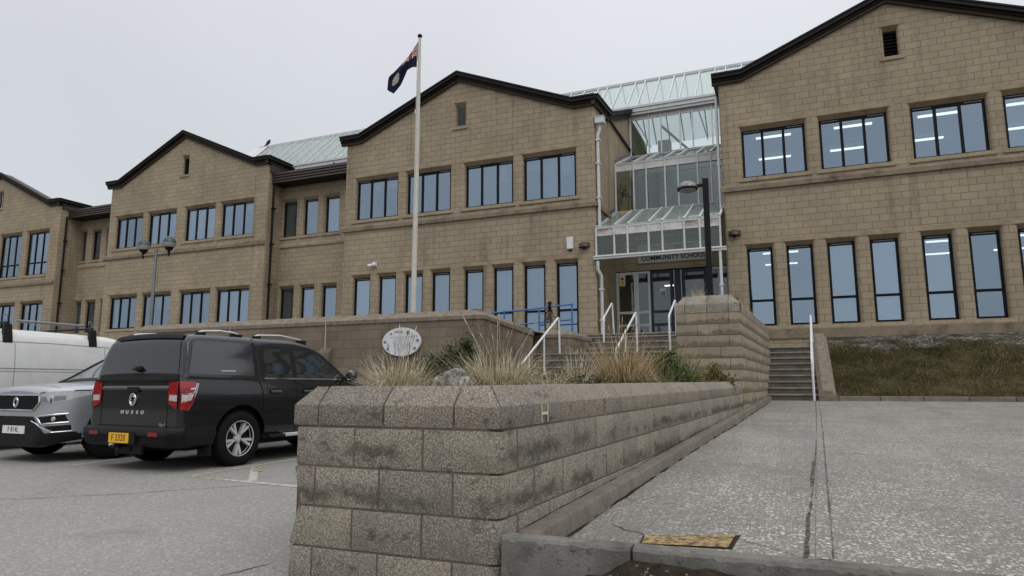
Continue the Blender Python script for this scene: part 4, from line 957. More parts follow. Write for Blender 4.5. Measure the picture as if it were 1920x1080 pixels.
# kerb stones at the foot of the wall
def kerb_stones():
    m = MB(); L = (WE-WB).length+5.0; u = -.205; first = True
    while u < L:
        e = min(u+.90, L); u = max(u, .19); z0, z1 = DZ(3.24+u), DZ(3.24+e); wid = lambda s: -.140
        for k in (0,):
            a = [(-.005, -.2), (wid(u), -.2), (wid(u)+.022, .098), (wid(u)+.034, .108), (-.005, .113)]; b = [(-.005, -.2), (wid(e), -.2), (wid(e)+.022, .098), (wid(e)+.034, .108), (-.005, .113)]
            m.hexa([wall_map(u+.007, w, z0+h) for w, h in a], [wall_map(e-.007, w, z1+h) for w, h in b])
        u = e
    return struct(m.build('kerb', 'kerb_concrete', bevel=.006, smooth=30))
kerb_stones()
crack('moss_line', [tuple(WB+WD*(u)+WN*(-.147)) for u in (.25, 2, 5, 9, 14.5)], .013, .008, 'dark_soil', 41, DZ, .008)
crack('moss_line', [tuple(WB+WD*(u)+WN*(-.010)) for u in (.1, 2, 5, 9, 14.5)], -.0+.007, .114, 'dark_soil', 42, DZ, .004)
# tall raised block bed with the lamp post
pw = tag(empty('raised_block_bed', (-1.4, 13.7, .5)), 'tall block walled raised bed between the two flights of steps', 'wall')
def pier():
    f = lambda u, w, z: (-.845-u, 13.70+w, z); PB = Vector((-.845, 13.70)); PN = Vector((-WD.y, WD.x))
    side = lambda u, w, z: wall_map(u, w, z, PB, WD, PN)
    wid = 1.24; zt = 2.905; zc0 = 2.535; body = MB(); cop = MB(); core = MB(); dep = 6.6
    core.hexa([(-.853, 13.708, 0), (-.845-wid+.008, 13.708, 0), (-.845-wid+.3, 20.2, 0), side(dep, .008, 0)], [(-.853, 13.708, zc0+.02), (-.845-wid+.008, 13.708, zc0+.02), (-.845-wid+.3, 20.2, zc0+.02), side(dep, .008, zc0+.02)])
    for c in range(10):
        z1 = zc0-.006-c*.225; z0 = z1-.216; odd = c % 2
        js = [0, .39, .82, wid] if odd else [0, .215, .62, 1.05, wid]
        for i, (a, b) in enumerate(zip(js, js[1:])):
            if i == 0:
                q = side(.21 if odd else .43, 0, 0); q2 = side(.21 if odd else .43, .2, 0)
                pts = [(-.845-b+.004, 13.70), (-.845, 13.70), (q[0], q[1]), (q2[0], q2[1]), (-.845-b+.004, 13.9)]; body.hexa([(x, y, z0) for x, y in pts], [(x, y, z1) for x, y in pts])
            else: block(body, f, a+.007, b, 0, .2, z0, z1, .003)
        u = .216 if odd else .436
        while u < dep-.05: e = min(u+.45, dep); block(body, side, u+.012, e, 0, .2, z0, z1, .003); u = e
        y = 13.9
        while y < 20: body.box(-.845-wid, -.845-wid+.2, y+.004, min(y+.45, 20.2), z0, z1); y += .45
    prof = [(0, zc0), (0, zt-.19), (.17, zt), (.36, zt), (.36, zc0)]
    def cp(fn, s0, s1, m0=0, m1=0):
        cop.hexa([fn(s0+m0*w, w, z) for w, z in prof], [fn(s1+m1*w, w, z) for w, z in prof])
    cp(f, 0, .21, 1, 0); cp(f, .216, .62); cp(f, .626, 1.05); cp(f, 1.056, wid, 0, -1)
    cp(side, 0, .43, 1, 0); u = .436
    while u < dep-.05: e = min(u+.45, dep); cp(side, u, e-.006); u = e
    lf = lambda u, w, z: (-.845-wid+w, 13.70+u, z)
    cp(lf, 0, .43, 1, 0); u = .436
    while u < 6.3: cp(lf, u, u+.444); u += .45
    adopt(core.build('mortar', 'mortar_brown'), pw); adopt(body.build('block_courses', 'stained_tan_block', bevel=.005, smooth=40), pw); adopt(cop.build('coping', 'grey_concrete_block', bevel=.008, smooth=40), pw)
    s = MB(); s.poly([(-1.2, 14.0, 2.84), (-1.85, 14.0, 2.84), (-1.65, 20, 2.84), (-.8, 20, 2.84)][::-1]); adopt(s.build('soil', 'dark_soil'), pw)
pier()
# long terrace wall behind the cars
tw = tag(empty('terrace_wall', (-10, 13.9, 0)), 'long brown block terrace wall with sloped coping behind the parked cars', 'wall')
def terrace():
    m = MB(); y = 13.9; xr = -6.50; xl = -17.65; zc = 2.66; r = .14; n = 6
    pts = [(xl, y)] + [(xr-r+r*math.sin(PI/2*k/n), y+r-r*math.cos(PI/2*k/n)) for k in range(n+1)] + [(xr, 17.2)]
    back = [(xr-.4, 17.2), (xl, 17.2)]
    m.grid([[(a, b, -.2) for a, b in pts], [(a, b, zc) for a, b in pts]]); m.poly([(xl, y, -.2), (xl, 23, -.2), (xl, 23, zc), (xl, y, zc)][::-1])
    o = adopt(m.build('blockwork', 'brown_block_terrace'), tw)
    c = MB(); drop = lambda p: 0.055*max(0, p[1]-14.0)*-1.0
    def off(i, w):
        if i == 0: return (pts[0][0], pts[0][1]+w)
        if i == len(pts)-1: return (pts[i][0]-w, pts[i][1])
        k = i-1; a = PI/2*k/n; return (xr-r+(r-w)*math.sin(a), y+r-(r-w)*math.cos(a))
    rows = []
    for i, p in enumerate(pts):
        d = drop(p); rows.append([off(i, .02)+(zc-.03+d,), off(i, -.03)+(zc-.02+d,), off(i, -.03)+(zc+.07+d,), off(i, .17)+(zc+.22+d,), off(i, .36)+(zc+.22+d,)])
    c.grid(rows, 0, False, True)
    adopt(c.build('coping', 'terrace_coping_stone'), tw)
    j = MB()
    for x in (-10.9, -14.1): j.box(x-.008, x+.008, y-.034, y+.01, 0, zc+.06)
    adopt(j.build('sealant_joint', 'pale_grey_sign'), tw)
    b = MB(); b.hexa([(-11.02, y-.16, .0), (-10.68, y-.16, 0), (-10.68, y, 0), (-11.02, y, 0)], [(-11.02, y-.16, 1.93), (-10.68, y-.16, 1.93), (-10.68, y, 2.06), (-11.02, y, 2.06)]); adopt(b.build('buttress', 'brown_block_terrace'), tw)
terrace()
m = MB(); m.poly([(-17.6, 14.2, 2.62), (-6.6, 14.2, 2.62), (-6.6, 26, 2.62), (-17.6, 26, 2.62)]); struct(m.build('terrace', 'driveway_aggregate_concrete'))
m = MB(); m.poly([(-60, 16, .02), (-17.6, 16, .02), (-17.6, 30, .6), (-60, 32, .6)]); struct(m.build('rear_yard', 'car_park_concrete'))
# short wall at the head of the steps
sw = tag(empty('landing_wall', (-6.2, 18.4, 2)), 'short brown block wall with rounded end beside the entrance steps', 'wall')
def short_wall():
    m = MB(); y = 18.35; xl, xr = -7.8, -5.78; r = .35; n = 6
    pts = [(xl, y)] + [(xr-r+r*math.sin(PI/2*k/n), y+r-r*math.cos(PI/2*k/n)) for k in range(n+1)] + [(xr, 20.5)]
    m.grid([[(a, b, 1.2) for a, b in pts], [(a, b, 2.50) for a, b in pts]]); adopt(m.build('blockwork', 'brown_block_terrace'), sw)
    c = MB(); rows = []
    for i, p in enumerate(pts):
        def off(w):
            if i == 0: return (p[0], p[1]+w)
            if i == len(pts)-1: return (p[0]-w, p[1])
            a = PI/2*(i-1)/n; return (xr-r+(r-w)*math.sin(a), y+r-(r-w)*math.cos(a))
        rows.append([off(.02)+(2.46,), off(-.03)+(2.48,), off(-.03)+(2.57,), off(.16)+(2.70,), off(.34)+(2.70,)])
    c.grid(rows, 0, False, True); adopt(c.build('coping', 'terrace_coping_stone'), sw)
    c = MB(); c.poly([(xl, y+.2, 2.66), (xr-.2, y+.2, 2.66), (xr-.2, 22, 2.66), (xl, 22, 2.66)]); adopt(c.build('soil', 'dark_soil'), sw)
short_wall()
# ------------------------------------------------------------ steps
def flight(name, label, steps, x0, x1, xs=None):
    st = tag(empty(name, (x0, steps[0][0], steps[0][1])), label, 'steps'); m = MB(); nz = MB()
    for i, (y, z, yb, zb) in enumerate(steps):
        a, b = (x0, x1) if xs is None else xs[i]
        m.box(a, b, y+.03, yb+.05, zb-.9, z-.04); nz.box(a-.004, b+.004, y, yb+.02, z-.045, z)
    adopt(m.build('risers', 'step_concrete'), st); o = adopt(nz.build('treads', 'step_nosing_concrete', bevel=.008), st); return st
ev = []; z = .72; y = 18.62
rs = [(18.62+.285*i, .72+.166*(i+1), 18.62+.285*(i+1), .72+.166*i) for i in range(9)]
rs[-1] = (rs[-1][0], rs[-1][1], 23.7, rs[-1][3])
flight('side_steps', 'straight flight of nine dark concrete steps rising to the right wing', rs, -.62, .62)
es = [(16.40, 1.225, 16.72, 1.0), (16.72, 1.415, 17.04, 1.2), (17.04, 1.605, 17.36, 1.4), (17.36, 1.80, 17.75, 1.6), (17.75, 2.0, 19.95, 1.8), (19.95, 2.25, 20.27, 2.0), (20.27, 2.445, 20.6, 2.2), (20.6, 2.635, 20.95, 2.4), (20.95, 2.755, 25.9, 2.6)]
flight('entrance_steps', 'wide concrete steps with a half landing climbing to the glazed entrance', es, -6.9, -2.05, [(-7.0, -2.05)]*5 + [(-6.36, -2.05)]*3 + [(-6.45, -1.83)])
cw = tag(empty('stair_side_wall', (.8, 18.6, .7)), 'narrow sloping block side wall with hipped coping right of the side steps', 'wall')
def stairwall():
    m = MB(); x0, x1, ch = .625, 1.03, .10
    sec = lambda y, zb, zt: [(x0, y, zb), (x1, y, zb), (x1, y, zt-.11), (x1-ch, y, zt), (x0+ch, y, zt), (x0, y, zt-.11)]
    A = sec(18.55, .4, .97); B = sec(21.3, .4, 2.60); C = sec(23.7, .4, 2.62)
    n = 8
    for i in range(n):
        a = sec(lerp(18.55, 21.3, i/n)+.004, .4, lerp(.97, 2.60, i/n)); b = sec(lerp(18.55, 21.3, (i+1)/n)-.004, .4, lerp(.97, 2.60, (i+1)/n)); m.hexa(a, b)
    m.hexa(B, C); m.box(x0-.004, x1+.02, 18.5, 18.55, .4, .98-.11)
    adopt(m.build('blockwork', 'terrace_coping_stone', bevel=.012), cw)
stairwall()
# ------------------------------------------------------------ handrails
def bend(pts, r=.09, n=5):
    P = [Vector(p) for p in pts]; out = [P[0]]
    for a, b, c in zip(P, P[1:], P[2:]):
        d1 = (a-b).normalized(); d2 = (c-b).normalized(); p1 = b+d1*min(r, (a-b).length*.45); p2 = b+d2*min(r, (c-b).length*.45)
        for k in range(n+1): t = k/n; out.append(p1*(1-t)**2+b*2*t*(1-t)+p2*t*t)
    out.append(P[-1]); return out
def rail(label, x, path, posts, r=.031, mat='white_gloss_paint', group='white tubular handrails on the entrance steps'):
    xf = x if callable(x) else (lambda y, x=x: x); o = tag(empty('handrail', (xf(path[-1][0]), path[-1][0], path[-1][1])), label, 'handrail', group); m = MB(); m.tube(bend([(xf(y), y, z) for y, z in path], .12), r, 10)
    adopt(m.build('top_rail', mat, smooth=60), o)
    for (y, z0, z1) in posts:
        p = MB(); p.tube([(xf(y), y, z0), (xf(y), y, z1)], r*.95, 10); p.lathe([(.0, .012), (.055, .012), (.06, 0)], (xf(y), y, z0), seg=12); adopt(p.build('post', mat, smooth=60), o)
    return o
rail('white handrail at lower left of the entrance steps', -6.07, [(15.25, 1.62), (18.18, 3.06), (18.22, 2.005)], [(16.90, 1.417, 2.42), (15.76, 1.0, 1.86)])
rail('white handrail in the middle of the upper entrance steps', -4.15, [(17.1, 2.03), (19.70, 3.28), (19.72, 2.005)], [(18.2, 2.005, 2.55), (17.12, 1.607, 2.03)])
rail('short white looped handrail beside the downpipe on the upper steps', -5.33, [(20.38, 2.45), (20.40, 3.20), (21.55, 3.83), (21.70, 2.757)], [])
rail('white handrail tight against the raised bed, right of the upper steps', -3.17, [(19.62, 2.02), (19.58, 3.1), (20.9, 3.74), (20.92, 2.65)], [])
rail('single white handrail running up the dark side steps', lambda y: .515+(y-18.36)*.047, [(18.40, .72), (18.40, 1.74), (20.95, 3.12), (21.0, 2.22)], [(19.75, 1.384, 2.45)], group=None)
br = tag(empty('guard_rail', (-6.3, 20.2, 2.6)), 'blue tubular guard rail on the landing in front of the tall windows', 'railing')
m = MB(); y = 20.3; m.tube(bend([(-9.4, y+.2, 3.545), (-8.0, y+.1, 3.58), (-6.33, y, 3.685), (-6.33, y, 2.62)], .06), .028, 10); adopt(m.build('top_rail', 'blue_paint', smooth=60), br)
m = MB(); m.tube([(-9.4, y+.2, 3.07), (-8.0, y+.1, 3.12), (-6.33, y, 3.19)], .024, 10); adopt(m.build('lower_rail', 'blue_paint', smooth=60), br)
for x, yy in ((-7.47, y+.06), (-8.75, y+.15)):
    m = MB(); m.tube([(x, yy, 2.62), (x, yy, 3.60)], .027, 10); adopt(m.build('post', 'blue_paint', smooth=60), br)
m = MB(); m.lathe([(0, .03), (.04, .02), (.042, -.03), (0, -.04)], (-6.33, y, 3.685), seg=12); adopt(m.build('corner_joint', 'blue_paint', smooth=60), br)
# ------------------------------------------------------------ lamps, poles, fixtures
def black_lamp():
    o = tag(empty('street_lamp', (-1.475, 14.6, 2.84)), 'black lamp post with one silver dome head rising from the raised block bed', 'street lamp')
    m = MB(); m.box(-1.535, -1.415, 14.54, 14.66, 2.80, 5.57); adopt(m.build('pole', 'black_pole', bevel=.006), o)
    m = MB(); m.box(-1.66, -1.53, 14.57, 14.63, 5.40, 5.46); adopt(m.build('arm', 'black_pole'), o)
    c = (-1.86, 14.6, 5.36); h = MB(); h.lathe([(0, .19), (.06, .187), (.12, .17), (.17, .135), (.205, .08), (.215, .045), (.215, .02)], c, seg=28); d = adopt(h.build('lamp_head', 'lamp_cover', smooth=60), o)
    h = MB(); h.lathe([(.218, .04), (.222, .02), (.218, .0), (.19, -.005)], c, seg=28); h.build('rim', 'black_pole', d, smooth=60)
    h = MB(); h.lathe([(.19, .005), (.16, -.03), (.09, -.05), (0, -.055)], c, seg=28); h.build('lens', 'lamp_glass', d, smooth=60)
black_lamp()
def twin_lamp():
    X, Y = -21.65, 17.5
    o = tag(empty('street_lamp', (X, Y, .2)), 'slim grey lamp post with two globe heads behind the terrace wall', 'street lamp')
    m = MB(); m.tube([(X, Y, .1), (X, Y, 4.2), (X, Y, 6.14)], [.075, .06, .055], 10); m.lathe([(0, .05), (.07, .05), (.075, 0)], (X, Y, 6.12), seg=12); adopt(m.build('pole', 'galvanised', smooth=60), o)
    m = MB(); m.tube(bend([(X-.66, Y, 6.1), (X-.66, Y, 5.98), (X+.66, Y, 5.98), (X+.66, Y, 6.1)], .05), .024, 8); adopt(m.build('cross_arm', 'pale_cast_stone', smooth=60), o)
    for s in (-1, 1):
        c = (X+s*.66, Y, 6.36); h = MB(); h.lathe([(0, .26), (.08, .245), (.15, .19), (.205, .11), (.23, .03), (.235, .0)], c, seg=24); d = adopt(h.build('lamp_head', 'lamp_cap_grey', smooth=70), o)
        h = MB(); h.lathe([(.23, 0), (.215, -.08), (.165, -.16), (.10, -.21), (.08, -.22)], c, seg=24); h.build('globe', 'lamp_glass', d, smooth=70)
        h = MB(); h.lathe([(.17, -.15), (.12, -.25), (.05, -.30), (.035, -.42), (.03, -.50)], c, seg=16); h.build('neck', 'black_pole', d, smooth=70)
twin_lamp()
def flagpole():
    X, Y = -9.11, 15.2
    o = tag(empty('flagpole', (X, Y, 2.62)), 'tall cream tapering flagpole with dark ball finial on the terrace', 'flagpole')
    m = MB(); m.tube([(X-.02, Y, 2.62), (X, Y, 6), (X+.02, Y, 10.8)], [.074, .066, .040], 14); adopt(m.build('pole', 'pole_cream', smooth=70), o)
    m = MB(); m.lathe([(.03, -.02), (.035, .0), (.06, .03), (.068, .065), (.055, .10), (.02, .125), (0, .135)], (X+.02, Y, 10.78), seg=16); adopt(m.build('finial', 'black_plastic', smooth=70), o)
    m = MB(); m.tube([(X-.055, Y-.02, 3.6), (X-.045, Y-.02, 10.6)], .006, 5); m.box(X-.08, X-.04, Y-.03, Y, 8.55, 8.68); adopt(m.build('halyard', 'paper'), o)
flagpole()
def flag():
    m = MB(); nu, nv = 46, 26; X0, Y0 = -9.135, 15.2
    top = [(0, (-9.145, 10.70)), (.25, (-9.40, 10.44)), (.5, (-9.66, 10.17)), (.75, (-9.90, 9.93)), (.92, (-10.09, 9.76)), (1, (-10.12, 9.42))]
    bot = [(0, (-9.175, 9.93)), (.2, (-9.30, 9.945)), (.42, (-9.49, 9.91)), (.6, (-9.60, 9.74)), (.8, (-9.72, 9.52)), (1, (-9.92, 9.28))]
    rows = []; uvs = []
    for j in range(nv+1):
        v = j/nv; row = []; ur = []
        for i in range(nu+1):
            u = i/nu
            tx, tz = (sinterp([(a, p[0]) for a, p in top][::1], u), sinterp([(a, p[1]) for a, p in top], u)); bx, bz = (interp([(a, p[0]) for a, p in bot], u), interp([(a, p[1]) for a, p in bot], u))
            k = v
            x, z = lerp(bx, tx, k), lerp(bz, tz, k)
            y = Y0 + .045*math.sin(v*6.5+u*3.0)*min(1, u*2.5) + .03*math.sin(v*3-u*6)
            row.append((x, y, z)); ur.append((u, v))
        rows.append(row); uvs.append(ur)
    m.grid(rows, 0, uvs=uvs)
    return tag(m.build('flag', 'ensign_cloth', smooth=180), 'drooping navy ensign with union canton and pale crest on the flagpole', 'flag')
flag()
def dome_light(label, x, y, z):
    o = tag(empty('wall_lamp', (x, y, z)), label, 'wall lamp', 'brown half dome lamps flanking the entrance'); m = MB(); rows = []
    for j in range(9):
        t = PI/2*j/8; r = .21*math.cos(t); row = []
        for i in range(17):
            a = PI*i/16; row.append((x+r*math.cos(a), y-r*math.sin(a)*1.0, z+.20*math.sin(t)))
        rows.append(row)
    m.grid(rows); m.poly([(x+.21*math.cos(PI*i/16), y-.21*math.sin(PI*i/16), z) for i in range(17)]); m.box(x-.2, x+.2, y-.02, y, z, z+.17)
    adopt(m.build('shade', 'brown_lamp', smooth=50), o)
    m = MB(); m.lathe([(.055, .02), (.06, -.04), (.04, -.08), (0, -.085)], (x, y-.10, z), seg=12); adopt(m.build('bulb_holder', 'black_plastic', smooth=60), o)
dome_light('brown half dome lamp on the wall left of the glazed entrance', -6.63, CY, 6.06); dome_light('brown half dome lamp on the wall right of the glazed entrance', -1.50, DY, 6.22)
def alarm_box():
    o = tag(empty('alarm_box', (-7.16, CY, 6.25)), 'small white upright box fixed to the wall beside a dome lamp', 'box'); m = MB(); m.box(-7.28, -7.04, CY-.11, CY, 6.03, 6.48); adopt(m.build('cover', 'white_gloss_paint', bevel=.015), o)
    m = MB(); m.tube(bend([(-7.2, CY-.04, 6.03), (-7.2, CY-.04, 5.97), (-7.1, CY-.04, 5.97), (-7.1, CY-.04, 6.03)], .03), .012, 6); adopt(m.build('cable', 'black_plastic'), o)
alarm_box()
def cctv():
    o = tag(empty('security_camera', (-15.66, CY, 6.05)), 'small white security camera above the ground floor windows', 'camera'); m = MB(); m.lathe([(0, .09), (.06, .075), (.085, .02), (.085, -.05), (.06, -.08), (0, -.09)], (-15.6, CY-.09, 6.06), seg=16); m.box(-15.68, -15.52, CY-.04, CY, 5.98, 6.14); adopt(m.build('housing', 'white_gloss_paint', smooth=60), o)
    m = MB(); m.tube([(-15.66, CY-.11, 6.04), (-15.82, CY-.22, 5.98)], [.062, .06], 14); d = adopt(m.build('barrel', 'white_gloss_paint', smooth=50), o)
    m = MB(); m.tube([(-15.815, CY-.217, 5.983), (-15.835, CY-.23, 5.975)], .05, 14); m.build('lens', 'black_plastic', d, smooth=50)
cctv()
def welcome_sign():
    y = 25.62; o = tag(empty('entrance_sign', (-3.9, y, 5.85)), 'pale grey lettered sign board above the entrance doors', 'sign')
    m = MB(); m.box(-5.27, -2.45, y, y+.05, 5.83, 6.56); adopt(m.build('board', 'pale_grey_sign'), o)
    M = lambda x, z: face_matrix((x, y-.003, z), (1, 0, 0))
    adopt(text('lettering', 'WELCOME TO', .225, 'ink_grey', None, M(-3.90, 6.405), spacing=1.08, bold=.004), o); adopt(text('lettering', 'COMMUNITY SCHOOL', .235, 'ink_black', None, M(-3.90, 6.00), spacing=1.02, bold=.006), o)
welcome_sign()
def small_signs():
    y = EYW-.006; o = tag(empty('warning_sign', (-5.93, y, 5.0)), 'small white sign with warning triangle over a yellow panel on the entrance screen', 'sign')
    m = MB(); m.box(-6.04, -5.81, y, y+.004, 4.98, 5.42); adopt(m.build('plate', 'sign_white'), o)
    m = MB(); m.poly([(-6.01, y-.002, 5.0), (-5.84, y-.002, 5.0), (-5.84, y-.002, 5.19), (-6.01, y-.002, 5.19)]); adopt(m.build('yellow_panel', 'yellow_sign'), o)
    m = MB(); m.poly([(-6.01, y-.002, 5.22), (-5.84, y-.002, 5.22), (-5.925, y-.002, 5.39)]); adopt(m.build('triangle', 'ink_red'), o)
    m = MB(); m.poly([(-4.47, EYW-.008, 4.50), (-4.22, EYW-.008, 4.50), (-4.22, EYW-.008, 4.80), (-4.47, EYW-.008, 4.80)]); o = m.build('notice', 'paper'); tag(o, 'paper notice stuck to the blue framed entrance door', 'notice')
    m = MB(); m.poly([(-4.44, EYW-.010, 4.52), (-4.25, EYW-.010, 4.52), (-4.25, EYW-.010, 4.70), (-4.44, EYW-.010, 4.70)]); m.build('printed_panel', 'ink_grey', o)
small_signs()
def oval_board():
    y = 13.80; c = (-8.60, 2.153); rx, rz = .535, .345; o = tag(empty('information_board', (c[0], y, c[1])), 'white oval information board on the brown terrace wall', 'sign')
    m = MB(); n = 56; P = [(c[0]+rx*math.cos(2*PI*i/n), c[1]+rz*math.sin(2*PI*i/n)) for i in range(n)]; m.hexa([(x, y+.05, z) for x, z in P][::-1], [(x, y, z) for x, z in P][::-1]); adopt(m.build('panel', 'sign_white'), o)
    m = MB(); m.box(c[0]-.3, c[0]-.25, y+.05, 13.92, c[1]-.1, c[1]+.1); m.box(c[0]+.25, c[0]+.3, y+.05, 13.92, c[1]-.1, c[1]+.1); adopt(m.build('bracket', 'black_plastic'), o)
    r = random.Random(3); m = MB(); yy = y-.003
    def bar(x0, x1, z, h=.012): m.poly([(c[0]+x0, yy, c[1]+z), (c[0]+x1, yy, c[1]+z), (c[0]+x1, yy, c[1]+z+h), (c[0]+x0, yy, c[1]+z+h)])
    for z, w in ((.105, .30), (.06, .19), (.015, .22), (-.03, .22), (-.065, .21), (-.10, .2), (-.135, .19), (-.17, .18), (-.21, .12)):
        x = -w
        while x < w: q = min(w, x+r.uniform(.03, .08)); bar(x, q, z+r.uniform(-.002, .002), .014 if z > .05 else .009); x = q+.015
    adopt(m.build('printed_lines', 'ink_grey'), o)
    m = MB()
    for (x, z, q) in ((.19, .215, .055), (.0, .23, .035), (.45, .02, .045), (-.46, .0, .045), (.37, -.165, .045), (-.38, -.17, .04), (-.29, .19, .03), (.34, .12, .025), (.42, .12, .02)):
        m.poly([(c[0]+x+q*math.cos(2*PI*i/14), yy, c[1]+z+q*.9*math.sin(2*PI*i/14)) for i in range(14)][::1])
    adopt(m.build('emblem_discs', 'ink_grey'), o)
    m = MB()
    for (x0, z) in ((-.2, .235), (-.18, .205)): m.poly([(c[0]+x0, yy, c[1]+z), (c[0]+x0+.14, yy, c[1]+z+.02), (c[0]+x0+.14, yy, c[1]+z+.034), (c[0]+x0, yy, c[1]+z+.014)])
    adopt(m.build('red_strokes', 'ink_red'), o)
oval_board()
def cover():
    z = lambda y, x: DZ(y, x)+.006; o = tag(empty('inspection_cover', (-.5, 3.5, DZ(3.5, -.5))), 'rectangular rusty yellow painted metal inspection cover in the driveway', 'cover')
    a = [(-.727, 3.525), (-.300, 3.655), (-.315, 3.385), (-.711, 3.335)]
    m = MB(); m.poly([(x, y, z(y, x)) for x, y in a][::-1]); adopt(m.build('lid', 'rusty_yellow_cover'), o)
    m = MB(); b = [(-.740, 3.535), (-.275, 3.67), (-.296, 3.375), (-.72, 3.326)]; m.poly([(x, y, z(y, x)-.003) for x, y in b][::-1]); adopt(m.build('frame', 'dark_soil'), o)
cover()
def crow():
    x, y, z = -27.70, 29.3, 15.13; o = tag(empty('bird', (x, y, z)), 'black bird perched on the ridge of the left glass roof', 'bird'); m = MB()
    m.tube([(x-.17, y, z+.06), (x-.08, y, z+.12), (x+.0, y, z+.19), (x+.07, y, z+.27), (x+.09, y, z+.32), (x+.12, y, z+.33), (x+.19, y, z+.315)], [.02, .065, .10, .085, .055, .045, .006], 10); m.tube([(x+.0, y-.03, z), (x+.0, y-.03, z+.12)], .008, 5); m.tube([(x+.0, y+.03, z), (x+.0, y+.03, z+.12)], .008, 5); m.hexa([(x-.34, y-.04, z-.03), (x-.12, y-.05, z+.05), (x-.12, y+.05, z+.05), (x-.34, y+.04, z-.03)], [(x-.34, y-.04, z-.015), (x-.1, y-.05, z+.12), (x-.1, y+.05, z+.12), (x-.34, y+.04, z-.015)])
    adopt(m.build('body', 'crow_black', smooth=70), o)
crow()
def indoor_bits():
    m = MB(); m.box(-6.08, -5.74, 26.15, 26.5, 7.76, 8.42); tag(m.build('storage_box', 'yellow_drum', bevel=.02), 'yellow box behind the first pane of the middle glazing', 'box')
    m = MB(); m.lathe([(0, 0), (.11, 0), (.15, .28), (.13, .28), (0, .25)], (-5.92, 26.3, 8.43), seg=16); o = tag(m.build('plant_pot', 'grey_pot', smooth=50), 'grey pot with a dark house plant standing on the yellow box', 'plant')
    r = random.Random(17); m = MB()
    for _ in range(70):
        p = Vector((-5.92+r.gauss(0, .13), 26.3+r.gauss(0, .1), 8.95+r.gauss(0, .2))); d = Vector((r.uniform(-1, 1), r.uniform(-1, 1), r.uniform(-.6, .6))).normalized()*.11; e = Vector((0, 0, 1)).cross(d).normalized()*.035; m.poly([p-d, p+e, p+d, p-e])
    m.tube([(-5.92, 26.3, 8.65), (-5.9, 26.3, 9.2)], .012, 5); m.build('foliage', 'shrub_dark_green', o)
indoor_bits()

# ------------------------------------------------------------ planting
BZ = .99
m = MB(); m.poly([(-1.6, 3.45, BZ), wall_map(10.4, .22, BZ), (-2.0, 13.72, BZ+.03), (-2.05, 16.4, 1.02), (-7.0, 16.4, 1.02), (-5.9, 13.6, BZ), (-2.62, 3.45, BZ)]); struct(m.build('bed_soil', 'dark_soil'))
def tussock(name, label, cat, x, y, z, h, spread, n, mat, seed, stalks=0, stalk_h=0, wid=.0035, lean=(0, 0), group='grass tussocks in the planter bed', base=.10):
    r = random.Random(seed); o = tag(empty(name, (x, y, z)), label, cat, group); m = MB()
    def blade(px, py, L, az, out, w, tw, droop):
        kink = r.gauss(0, .10); rows = []; d = Vector((math.cos(az), math.sin(az), 0)); s = Vector((-math.sin(az+tw), math.cos(az+tw), 0))
        for k in range(6):
            t = k/5; q = Vector((px, py, z-.02)) + d*(out*t**1.35) + s*(kink*t*t*L) + Vector((lean[0]*t*t*L, lean[1]*t*t*L, L*(t - droop*t*t*t))); ww = w*(1-.85*t); rows.append([q-s*ww, q+s*ww])
        m.grid(rows)
    for _ in range(n):
        az = r.uniform(0, 2*PI); q = base*math.sqrt(r.random()); L = h*r.uniform(.45, 1.0)*(1.0 if r.random() > .15 else .6)
        blade(x+math.cos(az)*q, y+math.sin(az)*q, L, az+r.gauss(0, .5), spread*abs(r.gauss(.55, .35)), wid*r.uniform(.6, 1.2), r.uniform(-.8, .8), r.choice((0, .1, .2, .35, .5, .75, 1.0)))
    adopt(m.build('blades', mat), o)
    if stalks:
        m2 = MB()
        for _ in range(stalks):
            az = r.uniform(0, 2*PI); out = spread*r.uniform(.05, .75); L = stalk_h*r.uniform(.7, 1); px, py = x+r.uniform(-.05, .05), y+r.uniform(-.05, .05)
            P = [(px+math.cos(az)*out*(t**1.5), py+math.sin(az)*out*(t**1.5), z+L*t) for t in (0, .3, .6, .85, 1)]; m2.tube(P, [wid*.55, wid*.5, wid*.45, wid*.4, wid*.3], 4, caps=False)
            p1, p0 = Vector(P[-1]), Vector(P[-2]); m2.tube([p0.lerp(p1, .25), p0.lerp(p1, .6), p1], [wid*.3, wid*1.0, wid*.3], 4, caps=False)
        adopt(m2.build('seed_stalks', mat), o)
    return o
tussock('grass_tussock', 'pale tan tussock at the left end of the planter, in front of the oval board', 'grass tussock', -2.77, 4.42, BZ, .46, .34, 1000, 'tussock_tan', 1, 14, .60, wid=.0042, base=.15)
tussock('grass_tussock', 'wide pale tussock with tall bent seed stalks right of the grey boulder', 'grass tussock', -2.36, 5.40, BZ, .54, .44, 1500, 'tussock_tan', 2, 16, .78, wid=.0045, base=.22)
tussock('grass_tussock', 'small straw tussock beside the lower handrail', 'grass tussock', -2.28, 7.5, BZ, .66, .24, 480, 'tussock_tan', 3, 6, .6, wid=.0048, base=.13)
tussock('grass_tussock', 'ginger brown tussock with tall pale stalks in the middle of the bed', 'grass tussock', -1.93, 8.2, BZ, .84, .44, 1500, 'tussock_gingery', 4, 26, 1.0, wid=.0055, base=.24)
tussock('grass_tussock', 'low ginger tussock just right of the tallest ginger one', 'grass tussock', -1.84, 8.75, BZ, .62, .24, 420, 'tussock_gingery', 14, 6, .62, wid=.0055, base=.16)
tussock('grass_tussock', 'green tussock behind the round dark shrub', 'grass tussock', -1.68, 11.0, BZ, .98, .45, 900, 'tussock_green', 5, 12, .9, wid=.006, base=.24)
tussock('grass_tussock', 'thin bleached tussock at the foot of the raised block bed', 'grass tussock', -1.45, 12.4, BZ, .36, .34, 420, 'tussock_tan', 6, 4, .4, wid=.0045, base=.26)
